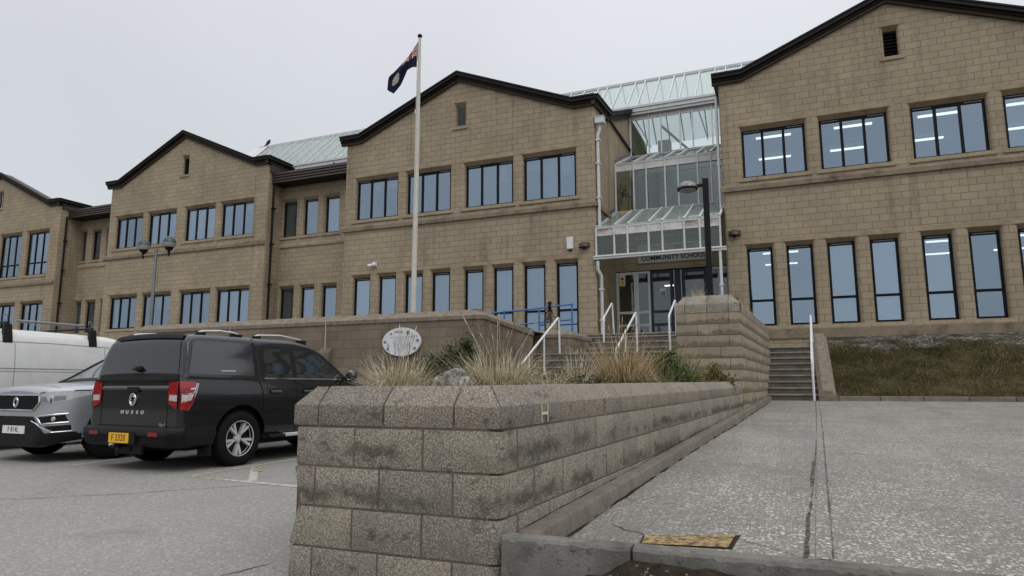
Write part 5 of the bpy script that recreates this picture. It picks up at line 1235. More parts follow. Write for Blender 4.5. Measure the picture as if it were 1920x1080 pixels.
tussock('grass_tussock', 'low green tussock drooping between the ginger clump and the coping', 'grass tussock', -1.97, 7.5, BZ, .32, .40, 420, 'tussock_green', 7, 0, 0, base=.18)
tussock('grass_tussock', 'dry tuft of grass on the raised bed left of the black lamp post', 'grass tussock', -1.66, 14.12, 2.84, .36, .22, 260, 'tussock_tan', 8, 8, .46, group='tufts on the raised block bed', base=.10)
tussock('grass_tussock', 'small green tuft on the raised bed right of the black lamp post', 'grass tussock', -1.03, 14.5, 2.84, .28, .20, 240, 'tussock_green', 9, 2, .3, group='tufts on the raised block bed', base=.12)
tussock('grass_tussock', 'brown tuft on the raised bed close behind the black lamp post', 'grass tussock', -1.30, 14.8, 2.84, .26, .22, 220, 'tussock_gingery', 10, 3, .3, group='tufts on the raised block bed', base=.14)
tussock('grass_tussock', 'little tuft growing over the sloping flank coping of the raised bed', 'grass tussock', -.86, 17.4, 2.84, .20, .15, 160, 'tussock_green', 13, 0, 0, group='tufts on the raised block bed', base=.08)
def shrub(name, label, cat, clumps, n, size, mat, seed, stems=True, group=None):
    r = random.Random(seed); x, y, z = clumps[0][:3]; o = tag(empty(name, (x, y, BZ)), label, cat, group); m = MB(); tot = sum(c[3]*c[4] for c in clumps); tw_ = MB()
    for (cx, cy, cz, rx, rz) in clumps:
        k = int(n*rx*rz/tot); tips = [(Vector((r.gauss(0, 1), r.gauss(0, 1), r.gauss(0, 1))).normalized(), r.uniform(.55, 1.0)) for _ in range(max(4, k//22))]
        for d, q in tips:
            tip = Vector((cx+d.x*rx*q, cy+d.y*rx*q, cz+d.z*rz*q)); b = Vector((cx+r.uniform(-.3, .3)*rx, cy+r.uniform(-.3, .3)*rx, cz-rz*.6))
            if stems: tw_.tube([b, b.lerp(tip, .6)+Vector((0, 0, .02)), tip], [size*.13, size*.1, size*.05], 4, caps=False)
            for _ in range(22):
                t = r.uniform(.35, 1.05); p = b.lerp(tip, t) + Vector((r.gauss(0, size*.7), r.gauss(0, size*.7), r.gauss(0, size*.7)))
                dd = (d*.7+Vector((r.uniform(-1, 1), r.uniform(-1, 1), r.uniform(-.3, 1)))).normalized(); s = size*r.uniform(.6, 1.2); e = dd.cross(Vector((r.uniform(-1, 1), r.uniform(-1, 1), r.uniform(-1, 1)))).normalized()*s*.28
                m.poly([p, p+dd*s*.5+e, p+dd*s, p+dd*s*.5-e])
    adopt(m.build('foliage', mat), o)
    if tw_.f: adopt(tw_.build('stems', 'twig'), o)
    return o
shrub('shrub', 'spreading dark green shrub with one tall shoot beside the oval board', 'shrub', [(-3.42, 6.1, 1.20, .26, .24), (-3.22, 6.0, 1.16, .24, .24), (-3.24, 6.35, 1.38, .18, .20), (-3.18, 6.4, 1.50, .12, .14), (-3.45, 6.2, 1.30, .20, .16), (-3.0, 5.9, 1.12, .20, .18)], 8500, .036, 'shrub_dark_green', 51)
shrub('ground_cover', 'low bright green creeping plant behind the coping near the painted letter', 'plant', [(-2.05, 6.1, 1.06, .26, .10), (-1.86, 6.3, 1.05, .22, .09), (-2.22, 6.3, 1.07, .16, .10), (-1.75, 6.8, 1.05, .16, .08)], 1700, .034, 'shrub_bright_green', 52)
shrub('heather', 'dark brownish heath clump behind the low green creeper', 'plant', [(-2.12, 7.0, 1.13, .24, .13), (-1.95, 7.1, 1.12, .16, .10)], 900, .025, 'heath_brown', 53)
shrub('shrub', 'round dense dark green shrub between two pale rocks', 'shrub', [(-1.70, 9.9, 1.33, .26, .28), (-1.50, 10.0, 1.20, .26, .24), (-1.55, 9.7, 1.14, .20, .18), (-1.38, 10.2, 1.12, .18, .16)], 5200, .05, 'shrub_bright_green', 54)
shrub('shrub', 'yellow green straggly shrub against the raised block bed', 'shrub', [(-1.24, 12.5, 1.30, .26, .24), (-1.08, 12.6, 1.16, .20, .16), (-1.42, 12.7, 1.22, .16, .18)], 1600, .05, 'shrub_yellow_green', 55)
shrub('shrub', 'small green shrub beside the wide pale tussock', 'shrub', [(-2.22, 6.6, 1.14, .15, .17), (-2.1, 6.7, 1.08, .12, .12)], 800, .035, 'shrub_bright_green', 56)
shrub('ground_cover', 'low mossy green cushion plant between the ginger tussock and the coping', 'plant', [(-1.66, 7.9, 1.08, .20, .12), (-1.55, 8.3, 1.06, .18, .10), (-1.75, 7.5, 1.05, .14, .09)], 1300, .036, 'shrub_bright_green', 61)
shrub('ground_cover', 'low yellowish cushion plant beside the small upright grey stone', 'plant', [(-1.36, 10.6, 1.08, .20, .12), (-1.28, 11.2, 1.08, .18, .12)], 900, .045, 'shrub_yellow_green', 62)
tussock('grass_tussock', 'short bleached tussock between the wide pale one and the green creeper', 'grass tussock', -2.02, 5.75, BZ, .34, .30, 420, 'tussock_tan', 63, 3, .4, wid=.0042, base=.14)
tussock('grass_tussock', 'short straw tussock close beside the grey boulder', 'grass tussock', -2.44, 4.72, BZ, .27, .26, 420, 'tussock_green', 64, 2, .3, wid=.0038, base=.13)
tussock('grass_tussock', 'fine green tussock leaning over the coping beside the upright pale rock', 'grass tussock', -1.62, 9.2, BZ, .45, .25, 360, 'tussock_green', 65, 4, .5, wid=.005, base=.12)
def sapling():
    x, y, z = -6.72, 19.25, 2.66; o = tag(empty('sapling', (x, y, z)), 'thin dark sapling in front of the blue guard rail', 'plant'); m = MB(); m.tube([(x, y, z), (x+.02, y, z+.5), (x-.01, y, z+.95)], [.016, .012, .006], 6); adopt(m.build('stem', 'twig'), o)
    r = random.Random(4); m = MB()
    for _ in range(420):
        t = r.random()**.8; w = interp([(0, .17), (.45, .15), (.6, .05), (1, .03)], t); p = Vector((x+r.gauss(0, w*.5), y+r.gauss(0, w*.5), z+.36+t*.62)); d = Vector((r.uniform(-1, 1), r.uniform(-1, 1), r.uniform(-.2, 1))).normalized()*.06; e = d.cross(Vector((r.random(), r.random(), r.random()))).normalized()*.017; m.poly([p, p+d*.5+e, p+d, p+d*.5-e])
    adopt(m.build('foliage', 'heath_brown'), o)
sapling()
def rock(label, x, y, z, sx, sy, sz, mat, seed):
    bm = bmesh.new(); bmesh.ops.create_icosphere(bm, subdivisions=4, radius=1); r = random.Random(seed)
    pl = [(Vector((r.gauss(0, 1), r.gauss(0, 1), r.gauss(0, 1))).normalized(), r.uniform(.55, .9)) for _ in range(16)]
    from mathutils import noise
    for v in bm.verts:
        for n, d in pl:
            k = v.co.dot(n)
            if k > d: v.co -= n*(k-d)
        v.co += v.co.normalized()*(noise.fractal(v.co*2.2+Vector((seed, 0, 0)), .6, 2.1, 4)*.12); v.co = Vector((v.co.x*sx, v.co.y*sy, v.co.z*sz))
    me = bpy.data.meshes.new('rock'); bm.to_mesh(me); bm.free(); me.materials.append(MATS[mat]); me.shade_smooth(); me.set_sharp_from_angle(angle=math.radians(28)); o = bpy.data.objects.new('rock', me); COL.objects.link(o); o.location = (x, y, z)
    return tag(o, label, 'rock', 'rocks in the planter bed')
rock('large grey lichened boulder between the first two tussocks', -2.62, 5.05, 1.08, .23, .15, .17, 'lichen_rock', 3)
rock('flat pale tan rock at the foot of the ginger tussock', -1.83, 8.6, 1.05, .16, .12, .14, 'tan_rock', 5); rock('upright pale tan rock left of the round dark shrub', -1.78, 9.25, 1.14, .12, .10, .21, 'tan_rock', 8); rock('small upright grey stone right of the round dark shrub', -1.44, 11.0, 1.14, .10, .09, .22, 'tan_rock', 12)
# ------------------------------------------------------------ vehicles
class Body:
    """shell given by side profile, section widths and rounded plan corners; local +y is forward"""
    def __init__(s, y0, y1, zt, zb, xt, r=.07, rear=(.12, .10), front=(.5, .4), arches=(), arch_r=.44, axle_z=.38, crown=.02, dy=.035):
        s.y0, s.y1, s.ztab, s.zbtab, s.xt, s.r, s.rear, s.front, s.arches, s.ar, s.az, s.crown = y0, y1, zt, zb, xt, r, rear, front, arches, arch_r, axle_z, crown
        ys = set(); n = int((y1-y0)/dy)
        for i in range(n+1): ys.add(round(lerp(y0, y1, i/n), 4))
        for a in range(1, 9): ys.add(round(y0+rear[0]*(1-math.cos(a/8*PI/2))*.99, 4)); ys.add(round(y1-front[0]*(1-math.cos(a/8*PI/2))*.99, 4))
        for ya in arches:
            for k in range(-10, 11): ys.add(round(ya+arch_r*math.sin(k/10*PI/2)*.999, 4))
        s.ys = sorted(ys)
    def zt(s, y): return sinterp(s.ztab, y)
    def zb(s, y):
        z = interp(s.zbtab, y)
        for a in s.arches:
            d = s.ar**2-(y-a)**2
            if d > 0: z = max(z, s.az+math.sqrt(d))
        return z
    def plan(s, y):
        d = 0
        if y < s.y0+s.rear[0]: u = 1-(y-s.y0)/s.rear[0]; d += s.rear[1]*(1-math.sqrt(max(0, 1-u*u)))
        if y > s.y1-s.front[0]: u = 1-(s.y1-y)/s.front[0]; d += s.front[1]*(1-math.sqrt(max(0, 1-u*u)))
        return d
    def x(s, y, z):
        b = sinterp(s.xt, z)-s.plan(y); t = s.zt(y)
        if z > t-s.r: k = min(1, (z-(t-s.r))/s.r); b -= s.r*(1-math.sqrt(max(0, 1-k*k)))
        return b
    def shell(s):
        m = MB(); rows = []; n = 16
        for y in s.ys:
            t, b = s.zt(y), s.zb(y); b = min(b, t-s.r-.02); half = []
            for j in range(n+1): z = lerp(b, t-s.r, j/n); half.append((s.x(y, z), z))
            for k in range(1, 6): z = t-s.r+s.r*math.sin(PI/2*k/5); half.append((s.x(y, z-1e-6), z))
            xe = half[-1][0]
            for k in range(1, 6): x = xe*(1-k/6); half.append((x, t+s.crown*(1-(x/xe)**2)))
            rows.append([(x, y, z) for x, z in half] + [(0, y, t+s.crown)] + [(-x, y, z) for x, z in half[::-1]])
        m.grid(rows, 0, False, True)
        for row, fl in ((rows[0], False), (rows[-1], True)):
            L = len(row)
            for j in range(L//2):
                a, b, c, d = row[j], row[j+1], row[L-2-j], row[L-1-j]
                if j+1 >= L-2-j: m.poly([a, b, d] if not fl else [a, d, b]); break
                m.poly([a, b, c, d] if fl else [d, c, b, a])
        return m
    def side(s, m, poly, sgn=1, off=.004, cuts=4, mi=0):
        cuts = max(cuts, 9)
        bm = bmesh.new(); f = bm.faces.new([bm.verts.new((0, y, z)) for y, z in poly]); bmesh.ops.triangulate(bm, faces=[f]); bmesh.ops.subdivide_edges(bm, edges=bm.edges[:], cuts=cuts, use_grid_fill=True)
        for fc in bm.faces:
            pts = [(sgn*(s.x(v.co.y, v.co.z)+off), v.co.y, v.co.z) for v in fc.verts]
            nrm = (Vector(pts[1])-Vector(pts[0])).cross(Vector(pts[2])-Vector(pts[0]))
            m.poly(pts if nrm.x*sgn > 0 else pts[::-1], mi)
        bm.free()
    def strip(s, m, pts, w, sgn=1, off=.005, mi=0):
        P = []
        for a, b in zip(pts, pts[1:]):
            n = max(2, int(math.hypot(b[0]-a[0], b[1]-a[1])/.06))
            for k in range(n): P.append((lerp(a[0], b[0], k/n), lerp(a[1], b[1], k/n)))
        P.append(pts[-1]); A = []; B = []
        for i, p in enumerate(P):
            q = P[min(i+1, len(P)-1)]; o = P[max(0, i-1)]; d = Vector((q[0]-o[0], q[1]-o[1])).normalized(); n = (-d.y*w/2, d.x*w/2)
            for L, k in ((A, 1), (B, -1)): y, z = p[0]+n[0]*k, p[1]+n[1]*k; L.append((sgn*(s.x(y, z)+off), y, z))
        m.grid([A, B], mi, False, sgn > 0)
    def front_y(s, x, rear=False, z=.8):
        c, d = (s.rear if rear else s.front); X = sinterp(s.xt, z); e = max(.012, X-abs(x))
        u = 0
        if e < d: k = 1-e/d; u = math.sqrt(max(0, 1-k*k)); u = 1-u
        u = 0 if e >= d else 1-math.sqrt(max(0, 1-((d-e)/d)**2))
        return (s.y0+c*u) if rear else (s.y1-c*u)
    def face(s, m, poly, off=.006, cuts=4, mi=0, rear=False, lean=None):
        cuts = max(cuts, 14)
        bm = bmesh.new(); f = bm.faces.new([bm.verts.new((x, 0, z)) for x, z in poly]); bmesh.ops.triangulate(bm, faces=[f]); bmesh.ops.subdivide_edges(bm, edges=bm.edges[:], cuts=cuts, use_grid_fill=True)
        for fc in bm.faces:
            pts = []
            for v in fc.verts:
                y = s.front_y(v.co.x, rear, v.co.z); y += (-off if rear else off)
                if lean: y += lean(v.co.z)
                pts.append((v.co.x, y, v.co.z))
            nrm = (Vector(pts[1])-Vector(pts[0])).cross(Vector(pts[2])-Vector(pts[0]))
            m.poly(pts if nrm.y*(-1 if rear else 1) > 0 else pts[::-1], mi)
        bm.free()
    def top(s, m, ya, yb, ua, ub, off=.006, n=10, mi=0, inset=0):
        rows = []
        for i in range(n+1):
            y = lerp(ya, yb, i/n); t = s.zt(y); e = 1e-3; sl = (s.zt(y+e)-s.zt(y-e))/(2*e); q = math.hypot(1, sl); xe = s.x(y, t-1e-6); row = []
            for k in range(9): u = lerp(ua, ub, k/8); row.append((u*(xe-inset), y-sl/q*off, t+s.crown*(1-u*u)+off/q))
            rows.append(row)
        m.grid(rows, mi, False, True)
def put(mb, name, mat, parent, **kw): return mb.build(name, mat, parent, **kw)
def wheel(parent, x, y, r, w, sgn, spokes='twin', rimr=.235, rim_mat='alloy', turn=0):
    c = (0, 0, 0); t = MB(); a = w/2
    prof = [(rimr-.005, -a*.9), (rimr+.03, -a), (r-.05, -a), (r-.012, -a*.82), (r, -a*.5), (r, a*.5), (r-.012, a*.82), (r-.05, a), (rimr+.03, a), (rimr-.005, a*.86), (rimr-.01, a*.55), (rimr-.03, -a*.3)]
    t.lathe(prof, c, 'x', 40)
    for k in range(46):      # tread blocks
        an = 2*PI*k/46
        for q in (-.62, -.05, .52):
            p0 = [(a*(q-.16), (r-.002)*math.cos(an-.045), (r-.002)*math.sin(an-.045)), (a*(q+.16+.1), (r-.002)*math.cos(an-.045), (r-.002)*math.sin(an-.045)), (a*(q+.26), (r-.002)*math.cos(an+.045), (r-.002)*math.sin(an+.045)), (a*(q-.16), (r-.002)*math.cos(an+.045), (r-.002)*math.sin(an+.045))]
            t.hexa(p0, [(px, py*(r+.006)/r, pz*(r+.006)/r) for px, py, pz in p0])
    hub = MB(); hub.lathe([(0, a*.30), (rimr-.015, a*.25), (rimr-.015, -.05), (0, -.05)], c, 'x', 32)
    o = hub.build('wheel', 'dark_gap', parent); o.location = (x, y, r-.004); o.rotation_euler = (0, 0, (0 if sgn > 0 else PI)+turn)
    t.build('tyre', 'tyre_rubber', o, smooth=35)
    m = MB(); m.lathe([(rimr-.012, a*.5), (rimr, a*.92), (rimr+.010, a*.93), (rimr+.010, a*.85)], c, 'x', 40)
    m.lathe([(0, a*.72), (.026, a*.72), (.030, a*.66), (.05, a*.64), (.06, a*.5), (.06, a*.3)], c, 'x', 20)
    n = 5
    for k in range(n):
        for off in (-.165, .165):
            an = 2*PI*k/n + PI/2; dx, dz = math.cos(an), math.sin(an); ex, ez = -dz, dx
            def P(rr, wd, h): return (h, dx*rr+ex*wd, dz*rr+ez*wd)
            b0, b1 = off*.26, off*.66; w0, w1 = .015, .026
            m.hexa([P(.06, b0-w0, a*.30), P(rimr-.006, b1-w1, a*.30), P(rimr-.006, b1+w1, a*.30), P(.06, b0+w0, a*.30)][::1], [P(.06, b0-w0*.8, a*.70), P(rimr-.006, b1-w1*.8, a*.80), P(rimr-.006, b1+w1*.8, a*.80), P(.06, b0+w0*.8, a*.70)])
    for k in range(5): an = 2*PI*k/5+PI/2+.63; m.lathe([(0, a*.78), (.011, a*.77), (.012, a*.70)], (0, .052*math.cos(an), .052*math.sin(an)), 'x', 8)
    m.build('rim', rim_mat, o, smooth=30)
    return o
def emblem(parent, M, s):
    m = MB(); P = lambda x, y, z=.006: tuple(M @ Vector((x*s, y*s, z)))
    ring = []; n = 32
    for k in range(n): a = 2*PI*k/n; ring.append(P(.80*math.cos(a), 1.05*math.sin(a)))
    m.tube(ring+[ring[0]], .16*s, 8, caps=False)
    up = [P(.5*math.cos(a), .12+.62*math.sin(a)*.9, .008) for a in [PI*(1.12-.95*k/8) for k in range(9)]]; lo = [P(.5*math.cos(a), -.12+.62*math.sin(a)*.9, .008) for a in [PI*(2.12-.95*k/8) for k in range(9)]]
    m.tube(up, .12*s, 6); m.tube(lo, .12*s, 6)
    return m.build('emblem', 'chrome', parent, smooth=60)
def back_M(x, y, z): return face_matrix((x, y, z), (1, 0, 0))
def pickup():
    rz = math.radians(-2.7); loc = Vector((-8.12, 7.41, 0)) - Matrix.Rotation(rz, 3, 'Z') @ Vector((0, 1.05, 0))
    o = tag(empty('pickup_truck', loc, rz), 'dark charcoal double cab pickup truck with a hard canopy, seen from behind', 'pickup truck')
    b = Body(.08, 5.0, [(.08, 1.15), (.115, 1.21), (.22, 1.70), (.28, 1.775), (.42, 1.805), (1.0, 1.815), (1.36, 1.815), (2.1, 1.825), (2.45, 1.79), (2.75, 1.69), (3.46, 1.225), (3.62, 1.165), (4.2, 1.12), (4.7, 1.05), (4.92, .99), (5.0, .92)],
             [(0, .52), (.55, .50), (.62, .36), (4.6, .34), (5, .40)], [(.3, .875), (.45, .935), (.7, .952), (.95, .958), (1.10, .945), (1.19, .925), (1.25, .905), (1.5, .84), (1.83, .745)], .075, (.14, .11), (.55, .42), (1.05, 4.15), .455, .385)
    put(b.shell(), 'body', 'metallic_charcoal', o, smooth=32)
    m = MB(); m.box(-.74, .74, .3, 4.8, .26, .62); m.box(-.80, .80, .62, 1.5, .3, .98); m.box(-.80, .80, 3.7, 4.6, .3, .98); put(m, 'underbody', 'dark_gap', o)
    for sgn in (1, -1):
        m = MB(); b.side(m, [(.17, 1.26), (1.29, 1.25), (1.31, 1.715), (.36, 1.715), (.29, 1.68)], sgn, .004, 4); w = put(m, 'canopy_side_window', 'smoked_side_glass', o, smooth=60)
        m = MB(); b.side(m, [(1.50, 1.235), (2.06, 1.235), (2.03, 1.655), (1.56, 1.66), (1.50, 1.58)], sgn, .004, 4); put(m, 'rear_door_window', 'side_window_glass', o, smooth=60)
        m = MB(); b.side(m, [(2.15, 1.235), (3.28, 1.235), (3.16, 1.31), (2.70, 1.60), (2.56, 1.65), (2.13, 1.655)], sgn, .004, 4); put(m, 'front_door_window', 'side_window_glass', o, smooth=60)
        m = MB(); b.side(m, [(1.41, 1.222), (3.36, 1.222), (3.20, 1.335), (2.72, 1.65), (2.56, 1.70), (1.52, 1.712), (1.41, 1.62)], sgn, .0015, 5); put(m, 'window_surround', 'black_plastic', o, smooth=60)
        m = MB(); b.strip(m, [(1.46, 1.215), (2.4, 1.215), (3.36, 1.212)], .022, sgn, .008); put(m, 'waist_trim', 'chrome', o)
        m = MB(); b.strip(m, [(.13, 1.215), (.7, 1.205), (1.36, 1.20)], .032, sgn, .006); b.strip(m, [(1.345, 1.79), (1.355, 1.40), (1.36, 1.20), (1.42, 1.0), (1.46, .75), (1.49, .53), (1.50, .38)], .016, sgn, .004)
        b.strip(m, [(1.33, 1.20), (1.33, 1.78)], .05, sgn, .003); b.strip(m, [(2.10, 1.22), (2.12, .85), (2.12, .40)], .012, sgn, .004); b.strip(m, [(3.38, 1.19), (3.32, .95), (3.36, .5)], .010, sgn, .004); b.strip(m, [(1.53, .53), (2.2, .53), (3.6, .52)], .012, sgn, .003)
        put(m, 'panel_gaps', 'dark_gap', o)
        for yh in (1.66, 2.35):
            m = MB(); X = b.x(yh, 1.02); m.box(sgn*(X-.005), sgn*(X+.035), yh-.11, yh+.11, 1.005, 1.035); put(m, 'door_handle', 'metallic_charcoal', o, bevel=.01)
            m = MB(); m.box(sgn*(X+.001), sgn*(X+.004), yh-.10, yh+.10, .985, 1.045); put(m, 'handle_recess', 'dark_gap', o)
        # tail lamp wraps the corner
        lamp = [(.085, .80), (.15, .79), (.205, .89), (.285, 1.135), (.26, 1.16), (.085, 1.165)]
        m = MB(); b.side(m, lamp, sgn, .010, 5); b.face(m, [(sgn*.675, .885), (sgn*.845, .80), (sgn*.845, 1.165), (sgn*.67, 1.150)], .010, 4, 0, True); L = put(m, 'tail_lamp', 'red_lens', o, smooth=60)
        m = MB(); b.side(m, [(.09, .905), (.185, .92), (.22, 1.00), (.09, .985)], sgn, .014, 4); b.face(m, [(sgn*.70, .915), (sgn*.845, .905), (sgn*.845, .985), (sgn*.70, .99)], .014, 3, 0, True); m2 = m.build('reversing_lens', 'clear_lens', L)
        m = MB(); b.strip(m, [(.15, .785), (.21, .885), (.295, 1.14)], .010, sgn, .013); b.strip(m, [(.09, .995), (.22, 1.012), (.27, 1.14)], .012, sgn, .016); b.strip(m, [(.09, .897), (.18, .912)], .008, sgn, .016); b.strip(m, [(.175, 1.065), (.235, 1.075)], .018, sgn, .016); m.build('lamp_trim', 'chrome', L)
        m = MB(); b.side(m, [(.09, 1.01), (.20, 1.025), (.24, 1.09), (.10, 1.08)], sgn, .0125, 3); m.build('inner_lens', 'dark_red_lens', L)
        # mirror
        m = MB(); m.lathe([(0, -.10), (.06, -.095), (.095, -.05), (.105, .02), (.09, .07), (.05, .095), (0, .10)], (0, 0, 0), 'x', 18); q = put(m, 'door_mirror', 'metallic_charcoal', o, smooth=60); q.location = (sgn*1.05, 3.30, 1.28); q.scale = (1.0, .75, .95)
        m = MB(); m.lathe([(.0, -.078), (.080, -.076), (.084, -.07)], (0, 0, 0), 'y', 18); m.build('mirror_glass', 'chrome', q)
        m = MB(); m.tube([(sgn*.88, 3.30, 1.22), (sgn*1.0, 3.31, 1.24)], .03, 8); put(m, 'mirror_arm', 'black_plastic', o)
        # roof rails, step, mud flap
        for (ya, yb, h) in ((.42, 1.22, 1.79), (1.42, 2.56, 1.80)):
            m = MB(); X = .665; P = [(sgn*X, ya, b.zt(ya)+.01), (sgn*X, ya+.12, b.zt(ya+.12)+.045), (sgn*X, (ya+yb)/2, b.zt((ya+yb)/2)+.062), (sgn*X, yb-.14, b.zt(yb-.14)+.05), (sgn*X, yb, b.zt(yb)+.005)]; m.tube(P, .016, 8); R_ = put(m, 'roof_rail', 'alloy', o, smooth=50)
            m = MB(); m.box(sgn*(X-.02), sgn*(X+.02), ya+.0, ya+.16, b.zt(ya)+.0, b.zt(ya)+.035); m.build('rail_foot', 'black_plastic', R_)
            m = MB(); m.box(sgn*(X-.02), sgn*(X+.02), yb-.2, yb, b.zt(yb)-.01, b.zt(yb-.2)+.035); m.build('rail_foot', 'black_plastic', R_)
        m = MB(); m.box(sgn*.84, sgn*1.0, 1.56, 3.62, .345, .395); st = put(m, 'side_step', 'black_plastic', o, bevel=.015); m = MB(); m.box(sgn*.93, sgn*1.006, 1.86, 3.58, .352, .402); m.build('step_edge', 'alloy', st, bevel=.008)
        m = MB(); m.box(sgn*.70, sgn*.93, .55, .575, .18, .56); put(m, 'mud_flap', 'black_plastic', o)
        m = MB(); b.face(m, [(sgn*.52, .80), (sgn*.86, .86), (sgn*.88, .98), (sgn*.52, .94)], .008); put(m, 'headlamp', 'clear_lens', o)
        wheel(o, sgn*.825, 1.05, .381, .25, sgn); wheel(o, sgn*.825, 4.15, .381, .25, sgn)
    # tailgate and rear glass
    m = MB(); b.top(m, .130, .225, -1, 1, .006, 10, 0, .045); put(m, 'rear_window', 'dark_privacy_glass', o, smooth=60)
    m = MB(); b.top(m, .232, .33, -1, 1, .020, 5, 0, .02); put(m, 'rear_spoiler', 'dark_gap', o)
    m = MB(); b.top(m, .085, .128, -1, 1, .008, 4, 0, .01); m.box(-.82, .82, .068, .10, 1.165, 1.195); put(m, 'tailgate_seal', 'dark_gap', o)
    yb = b.y0
    m = MB(); b.face(m, [(-.80, 1.155), (.80, 1.155), (.80, 1.143), (-.80, 1.143)], .003, 2, 0, True)
    for a in (-1, 1): b.face(m, [(a*.660, .57), (a*.668, .57), (a*.660, 1.145), (a*.652, 1.145)], .003, 2, 0, True)
    b.face(m, [(-.70, .585), (.70, .585), (.70, .570), (-.70, .570)], .003, 2, 0, True); put(m, 'tailgate_gaps', 'dark_gap', o)
    m = MB(); m.hexa([(-.66, yb-.008, 1.045), (.66, yb-.008, 1.045), (.66, yb+.02, 1.045), (-.66, yb+.02, 1.045)], [(-.66, yb-.022, 1.075), (.66, yb-.022, 1.075), (.66, yb+.02, 1.135), (-.66, yb+.02, 1.135)]); put(m, 'tailgate_ledge', 'metallic_charcoal', o, bevel=.006)
    m = MB(); m.box(-.13, .11, yb-.030, yb, 1.02, 1.095); q = put(m, 'tailgate_handle', 'black_plastic', o, bevel=.012); m = MB(); m.box(-.115, .095, yb-.032, yb-.02, 1.025, 1.055); m.build('handle_recess', 'dark_gap', q)
    emblem(o, back_M(-.01, yb-.006, .925), .074)
    for k, ch in enumerate('MUSSO'): text('maker_letter', ch, .062, 'alloy', o, back_M(-.01+(k-2)*.100, yb-.006, .755), .004, 1.3, 1, .002)
    t4 = text('badge', '4x4', .075, 'ink_grey', o, back_M(.585, yb-.006, .60), .003, 1.2, 1.0, .002); 
    text('badge_mark', '4  4', .072, 'ink_red', o, back_M(.585, yb-.008, .602), .002, 1.2, 1.0)
    m = MB(); m.box(-.09, .06, .24, .27, 1.345, 1.365)
    m = MB(); m.lathe([(0, -.05), (.03, -.045), (.045, 0), (.03, .03)], (-.01, .122, 1.335), 'y', 12); m.box(-.10, .06, .085, .125, 1.315, 1.338); put(m, 'canopy_handle', 'black_plastic', o)
    # rear bumper
    m = MB(); rows = []; prof = [(.14, .575), (-.01, .570), (-.045, .54), (-.05, .47), (-.02, .45), (-.01, .36), (.05, .315), (.2, .31)]
    for k in range(25):
        x = -.945+1.89*k/24; e = .945-abs(x); sh = 0 if e > .16 else (1-math.sqrt(max(0, 1-((.16-e)/.16)**2)))*.20; rows.append([(x, y+sh, z) for y, z in prof])
    m.grid(rows)
    for sgn in (1, -1): 
        m.grid([[(sgn*.945, y, z) for y, z in ((.14, .575), (.62, .575))], [(sgn*.955, y, z) for y, z in ((.14, .47), (.62, .47))], [(sgn*.93, y, z) for y, z in ((.16, .33), (.60, .33))]], 0, False, sgn > 0)
    bp = put(m, 'rear_bumper', 'black_plastic', o, smooth=50)
    for sgn in (1, -1):
        m = MB(); m.box(sgn*.50, sgn*.68, -.056, -.03, .462, .515); m.build('reflector', 'dark_red_lens', bp)
    m = MB(); m.box(-.25, .25, -.058, -.02, .355, .515); m.build('plate_recess', 'black_plastic', bp)
    m = MB(); m.box(-.245, .145, -.068, -.056, .365, .495); pl = put(m, 'number_plate', 'yellow_plate', o); t = text('plate_characters', 'F 2320', .118, 'ink_black', None, back_M(-.05, -.0695, .430), .001, .80, 1.10, .0); t.parent = pl
    m = MB(); m.box(-.10, .10, .0, .5, .26, .31); m.box(-.17, -.08, -.09, .02, .30, .34); m.lathe([(0, .05), (.022, .04), (.026, .02), (.015, 0), (.015, -.05)], (.0, -.10, .26), seg=12); m.box(-.22, .3, .02, .06, .22, .36); put(m, 'tow_bar', 'black_plastic', o)
    m = MB(); m.box(-.215, -.145, -.075, -.055, .325, .352); put(m, 'tow_socket', 'sign_white', o)
    m = MB(); b.top(m, 2.74, 3.44, -1, 1, .006, 10, 0, .03); put(m, 'windscreen', 'dark_privacy_glass', o, smooth=60)
    m = MB(); b.face(m, [(-.48, .74), (.48, .74), (.52, .93), (-.52, .93)], .008); put(m, 'grille', 'black_plastic', o)
    m = MB(); m.box(sgn*.0+.80, .86, .66, .80, 1.30, 1.315)
    m = MB(); X = b.x(.80, 1.31)+.007
    m.poly([(X, .70, 1.295), (X, .95, 1.295), (X-.004, .95, 1.318), (X-.004, .70, 1.318)]); put(m, 'canopy_maker_label', 'alloy', o)
    return o
pickup()
